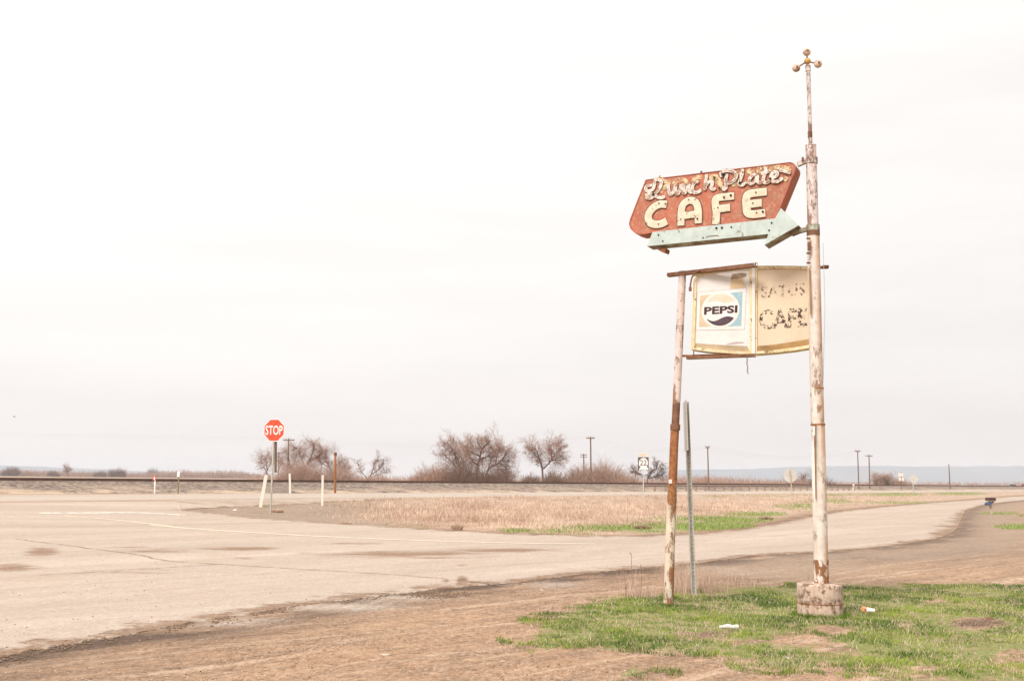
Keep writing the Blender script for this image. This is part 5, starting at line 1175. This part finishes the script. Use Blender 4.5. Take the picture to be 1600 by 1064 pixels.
def stalks():
    P = []; H = []
    for (px, py, w_, n, h) in ((1062, 925, 26, 260, .45), (1100, 922, 40, 420, .42), (1150, 917, 40, 160, .28), (985, 930, 20, 110, .38), (1010, 934, 25, 120, .25), (1165, 914, 30, 60, .2), (870, 955, 40, 60, .12), (1420, 985, 14, 14, .22), (1585, 960, 12, 10, .25)):
        c = gnd(px, py)
        for _ in range(n):
            dx = random.gauss(0, w_ / 2) * c.y / FPX; P.append((c.x + dx, c.y + random.gauss(0, .18))); H.append(h * random.uniform(.25, 1.1))
    P = np.array(P); H = np.array(H); n = len(P)
    blades('dry_stalks', np.c_[P, ground_z(P)], H, np.full(n, .0045), RNG.uniform(.05, .45, n), M['stalk'], RNG.random(n), 'pale dry weed stalks round the feet of the leaning post and channel post')
stalks()
random.seed(5)
for (px, py0, top, wl) in ((985, 932, (988, 864), 'tallest thin dead weed stem left of the leaning post'), (1000, 931, (1003, 880), 'dead weed stem nearest the leaning post on its left'), (977, 934, (976, 888), 'shortest and leftmost of three dead weed stems left of the leaning post')):
    wd = thing('dead_weed', gnd(px, py0), wl, 'weed', 'dead weed stems'); T = TW()
    a = gnd(px, py0); b_ = at(*top, a.y); pts = [a.lerp(b_, t) + Vector((.015 * math.sin(t * 5), 0, 0)) - wd.location for t in (0, .3, .6, 1)]
    for p, q in zip(pts[:-1], pts[1:]): T.seg(p, q, .0035, .003, .3)
    for _ in range(5): q = pts[1].lerp(pts[3], random.random()); T.seg(q, q + (Vector((0, 0, .5)) + rv(.5)).normalized() * .06, .0022, .003, .3)
    T.mesh('stem', M['twig_dark'], wd)

def island_grass():
    n = 420000; a = RNG.uniform(420, 1640, n); Y = 1 / RNG.uniform(1 / 130., 1 / 24., n); X = (a - 800) / FPX * Y; P = np.stack([X, Y], 1)
    P = P[in_poly(P, islpoly)]; dfe = dist_poly(P, FPX_[::3]); px = 800 + FPX * P[:, 0] / P[:, 1]
    ok = dfe > .35; P = P[ok]; dfe = dfe[ok]; px = px[ok]
    G = island_green(P); c = nz(P, .35, 3) * .9 + nz(P, 1.2, 5) * .6
    d = np.clip(sstep(470, 760, px) * (.35 + .9 * c + .35) * sstep(.3, 2, dfe) * (1 - .8 * G), 0, 1); keep = RNG.uniform(0, 1, len(P)) < d * .75
    Q = P[keep]; cq = c[keep]; n = len(Q); H = (.05 + .17 * RNG.random(n)) * (1 + .9 * np.clip(cq, -.5, 1)) * np.where(sstep(.5, 4, dfe[keep]) > .5, 1, .6)
    H *= .45 + .55 * sstep(1.5, 6, dfe[keep])
    sh = np.clip(.58 + nz(Q, .28, 8) * 1.1 + nz(Q, 1.3, 18) * .5 + RNG.normal(0, .14, n), 0, 1)
    blades('dry_grass', np.c_[Q, terr(Q[:, 0], Q[:, 1]) - .01], H, .011 + .00022 * Q[:, 1], RNG.uniform(.1, .6, n), M['straw'], sh, 'pale dry grass filling the island between the two roads')
    keep = RNG.uniform(0, 1, len(P)) < np.clip(G * 1.1 + c * .6 - .25, 0, 1) * .8; Q = P[keep]; n = len(Q)
    # far and right green verges
    m = 60000; a = RNG.uniform(1080, 1700, m); Y = 1 / RNG.uniform(1 / 200., 1 / 30., m); Q2 = np.stack([(a - 800) / FPX * Y, Y], 1); G2 = island_green(Q2); okk = (G2 > .3) & ~in_poly(Q2, np.concatenate([NP_[::2], FP_[::-1][::2]])) & (Q2[:, 1] - K * Q2[:, 0] < 58.5); Q = np.concatenate([Q, Q2[okk]]); n = len(Q)
    blades('green_verge', np.c_[Q, terr(Q[:, 0], Q[:, 1]) - .01], RNG.uniform(.04, .13, n), .010 + .0002 * Q[:, 1], RNG.uniform(.1, .7, n), M['grass2'], np.clip(.4 + RNG.normal(0, .3, n), 0, 1), 'fresh green grass patches on the island and the verges')
island_grass()
# small dry tufts one can tell apart
def tuft(px, py, w_, h_, n, label, mat='straw', seed=1):
    random.seed(seed); c = gnd(px, py); T = TW(); wr_ = w_ * c.y / FPX / 2; hr = h_ * c.y / FPX
    for _ in range(n):
        a = random.uniform(0, 6.28); q = random.random() ** .5; b0 = Vector((math.cos(a) * q * wr_ * .6, math.sin(a) * q * wr_ * .6, -.02)); e = Vector((math.cos(a) * q * wr_, math.sin(a) * q * wr_, hr * random.uniform(.5, 1) * (1 - .5 * q))); T.seg(b0, e, .009, .004, random.random())
    o = T.mesh('dry_tuft', M[mat]); o.location = c; tag(o, label, 'shrub', 'dry tufts on the island')
tuft(432, 800, 26, 7, 260, 'straw tuft just right of the stop sign foot', seed=31); tuft(714, 828, 22, 16, 320, 'pale upright straw tuft near the road edge, left of the first green patch', seed=32)
tuft(1003, 826, 30, 8, 260, 'low brown tumbled tuft before the leaning post', 'twig_pink', 33); tuft(1198, 812, 22, 8, 200, 'brown tuft left of the round sign foot', 'twig_pink', 34); tuft(540, 819, 30, 6, 200, 'low straw tuft on the island edge right of the stop sign', seed=35)

# ------------------------------------------------------------------ stones, clods and litter
def pebbles(name, P, S, mat, label):
    n = len(P); th = np.array([(1, 0, 0), (-.5, .87, 0), (-.5, -.87, 0), (0, 0, .8), (0, 0, -.6)]); V = np.empty((n, 5, 3)); a = RNG.uniform(0, 6.28, n)
    for j in range(5):
        x, y, z = th[j]; s = S * RNG.uniform(.6, 1.3, n); V[:, j, 0] = P[:, 0] + s * (x * np.cos(a) - y * np.sin(a)); V[:, j, 1] = P[:, 1] + s * (x * np.sin(a) + y * np.cos(a)); V[:, j, 2] = P[:, 2] + s * z * .7
    b = np.arange(n)[:, None] * 5; F3 = np.concatenate([b + np.array([t]) for t in ((0, 1, 3), (1, 2, 3), (2, 0, 3), (1, 0, 4), (2, 1, 4), (0, 2, 4))])
    o = np_mesh(name, V.reshape(-1, 3), F3, mat); tag(o, label, None, None, 'stuff'); o['category'] = 'stones'; return o
n = 85000; px = RNG.uniform(-40, 1640, n); Y = 1 / RNG.uniform(1 / 30., 1 / 7., n); P = np.stack([(px - 800) / FPX * Y, Y], 1)
ok = ~in_poly(P, np.concatenate([NP_[::2], FP_[::-1][::2]])) & (P[:, 1] - K * P[:, 0] < 45); P = P[ok]; cl_ = nz(P, .7, 20); P = P[RNG.random(len(P)) < .35 + cl_]; n = len(P)
S = .003 + .010 * RNG.random(n) ** 4
half = n // 2
pebbles('pebbles', np.c_[P, ground_z(P)][:half], S[:half], M['stone'], 'scattered pale pebbles on the dirt'); pebbles('dirt_crumbs', np.c_[P, ground_z(P)][half:], S[half:] * 1.2, M['clod'], 'dark crumbs of earth on the dirt')
n = 2600; px = RNG.uniform(-40, 1500, n); Y = 1 / RNG.uniform(1 / 34., 1 / 9.5, n); P = np.stack([(px - 800) / FPX * Y, Y], 1); P = P[in_poly(P, np.concatenate([NP_[::2], FP_[::-1][::2]]))]
P = P[RNG.random(len(P)) < np.clip(.25 + nz(P, .6, 30) * 1.4 + np.exp(-dist_poly(P, NP_[::3]) / .8), 0, 1)]; n = len(P)
pebbles('road_grit', np.c_[P, terr(P[:, 0], P[:, 1]) + .014], .004 + .012 * RNG.random(n) ** 3, M['clod'], 'scattered dirt crumbs and grit on the asphalt')
# ridge of mud at the road edge
Pm = []
for (px, py, w_, h_, n) in ((690, 930, 45, 4, 600), (1530, 973, 32, 5, 420), (1100, 993, 40, 4, 260), (1130, 906, 90, 3, 300), (960, 896, 80, 5, 260)):
    for _ in range(n):
        q = gnd(px + random.gauss(0, w_ / 1.6), py + random.gauss(0, h_ / 1.5) - (0)); Pm.append((q.x, q.y, q.z + .004))
for _ in range(4200):
    x = random.uniform(-60, 1240); q = gnd(x, pl(NEAR, x)); r2 = gnd(x, pl(NEAR, x) + 12); d = (r2 - q).normalized(); o = abs(random.gauss(.12, .22)); o = o if mnoise.noise(Vector((x * .011, 2, 0))) > -.15 else o * .3
    if mnoise.noise(Vector((x * .03, 9, 0))) < -.25: continue
    Pm.append((q.x + d.x * o, q.y + d.y * o, q.z + .003))
Pm = np.array(Pm); pebbles('mud_clods', Pm, .006 + .018 * RNG.random(len(Pm)) ** 3, M['clod'], 'crumbled dark mud along the road edge and in the grass')
def clump(px, py, w_, h_, mat, name, label, cat, seed=0, zf=.4):
    c = gnd(px, py); b = MB(); n_, m_2 = 14, 8; r_ = w_ * c.y / FPX / 2; vs = []
    for i in range(m_2 + 1):
        t = math.pi * i / m_2
        for j in range(n_):
            p = 2 * math.pi * j / n_; q = Vector((math.sin(t) * math.cos(p), math.sin(t) * math.sin(p), math.cos(t) * zf)); q *= r_ * (1 + .5 * mnoise.noise(q * 2.2 + Vector((seed, 0, 0)))); vs.append(c + q)
    b.add(vs, [(i * n_ + j, (i + 1) * n_ + j, (i + 1) * n_ + (j + 1) % n_, i * n_ + (j + 1) % n_) for i in range(m_2) for j in range(n_)]); o = b.build(name, mat); tag(o, label, cat); return o
clump(722, 907, 12, 5, M['clod'], 'mud_clump', 'brown dried mud clump lying on the road crack', 'mud clump', 1, .5); clump(696, 908, 7, 3, M['clod'], 'mud_clump', 'smaller mud clump left of the larger one on the road crack', 'mud clump', 2, .25)
clump(1546, 967, 12, 6, M['rust_dark'], 'dark_rock', 'dark rock on the bare mound in the right grass', 'rock', 5, .5)
clump(1275, 1003, 15, 5, M['stone'], 'flat_stone', 'flat pale stone in the bare patch below the footing', 'stone', 6, .25); clump(1229, 1028, 7, 4, M['white'], 'pale_stone', 'small whitish stone left of the flat one, near the bottom', 'stone', 7, .6)
clump(367, 797, 7, 3, M['white'], 'white_rag', 'crumpled white scrap left of the leaning white post', 'litter', 8, .4); clump(846, 922, 7, 3, M['stone'], 'loose_stone', 'pale loose stone near the road edge in the middle', 'stone', 9, .4)
clump(602, 1022, 16, 3, M['stone'], 'buried_stone', 'flat stone half buried in the dirt at bottom middle', 'stone', 10, .12); clump(784, 1034, 14, 4, M['stone'], 'buried_stone', 'long flat stone at the bottom, right of the half buried one', 'stone', 11, .15)
bt = thing('crushed_bottle', gnd(1138, 986), 'white crushed plastic bottle lying in the grass', 'bottle'); g_ = Vector(bt.location) + Vector((0, 0, .045)); s_ = g_.y / FPX
b = MB(); b.tube([g_ + Vector((x * s_, y * .01, z * .01)) for x, y, z in ((-10, 0, 0), (-6, .5, .3), (0, 0, .8), (6, -.3, -.2), (13, 0, .3), (15.5, 0, .2))], [.012, .022, .026, .022, .026, .022], 14); b.build('body', M['plast2'], bt)
b = MB(); b.tube([g_ + Vector((-13.5 * s_, 0, 0)), g_ + Vector((-10.2 * s_, 0, 0))], .014, 10); b.build('cap', M['pwhite'], bt)
cu_ = thing('paper_cup', gnd(1357, 958), 'white paper cup with an orange scrap lying in the grass right of the footing', 'litter'); g_ = Vector(cu_.location) + Vector((0, 0, .04)); s_ = g_.y / FPX
b = MB(); b.tube([g_ + Vector((-3 * s_, 0, 0)), g_ + Vector((9 * s_, -.02, -.005))], [.033, .022], 16); b.build('cup', M['white'], cu_); b = MB(); b.box(g_ + Vector((-6.5 * s_, 0, .012)), (.04, .05, .045), .5, .4); b.build('scrap', M['orange'], cu_)

# ------------------------------------------------------------------ haze
b = MB(); b.box((0, 2500, 52), (16000, 11000, 110)); hz = b.build('haze', M['stone']); tag(hz, kind='stuff')
hm = bpy.data.materials.new('haze_air'); hm.use_nodes = True; t_ = hm.node_tree; t_.nodes.clear()
ho = t_.nodes.new('ShaderNodeOutputMaterial'); hv = t_.nodes.new('ShaderNodeVolumePrincipled'); hv.inputs['Color'].default_value = (.80, .85, .93, 1); hv.inputs['Density'].default_value = 1.35e-4
t_.links.new(hv.outputs[0], ho.inputs['Volume']); hz.data.materials.clear(); hz.data.materials.append(hm)
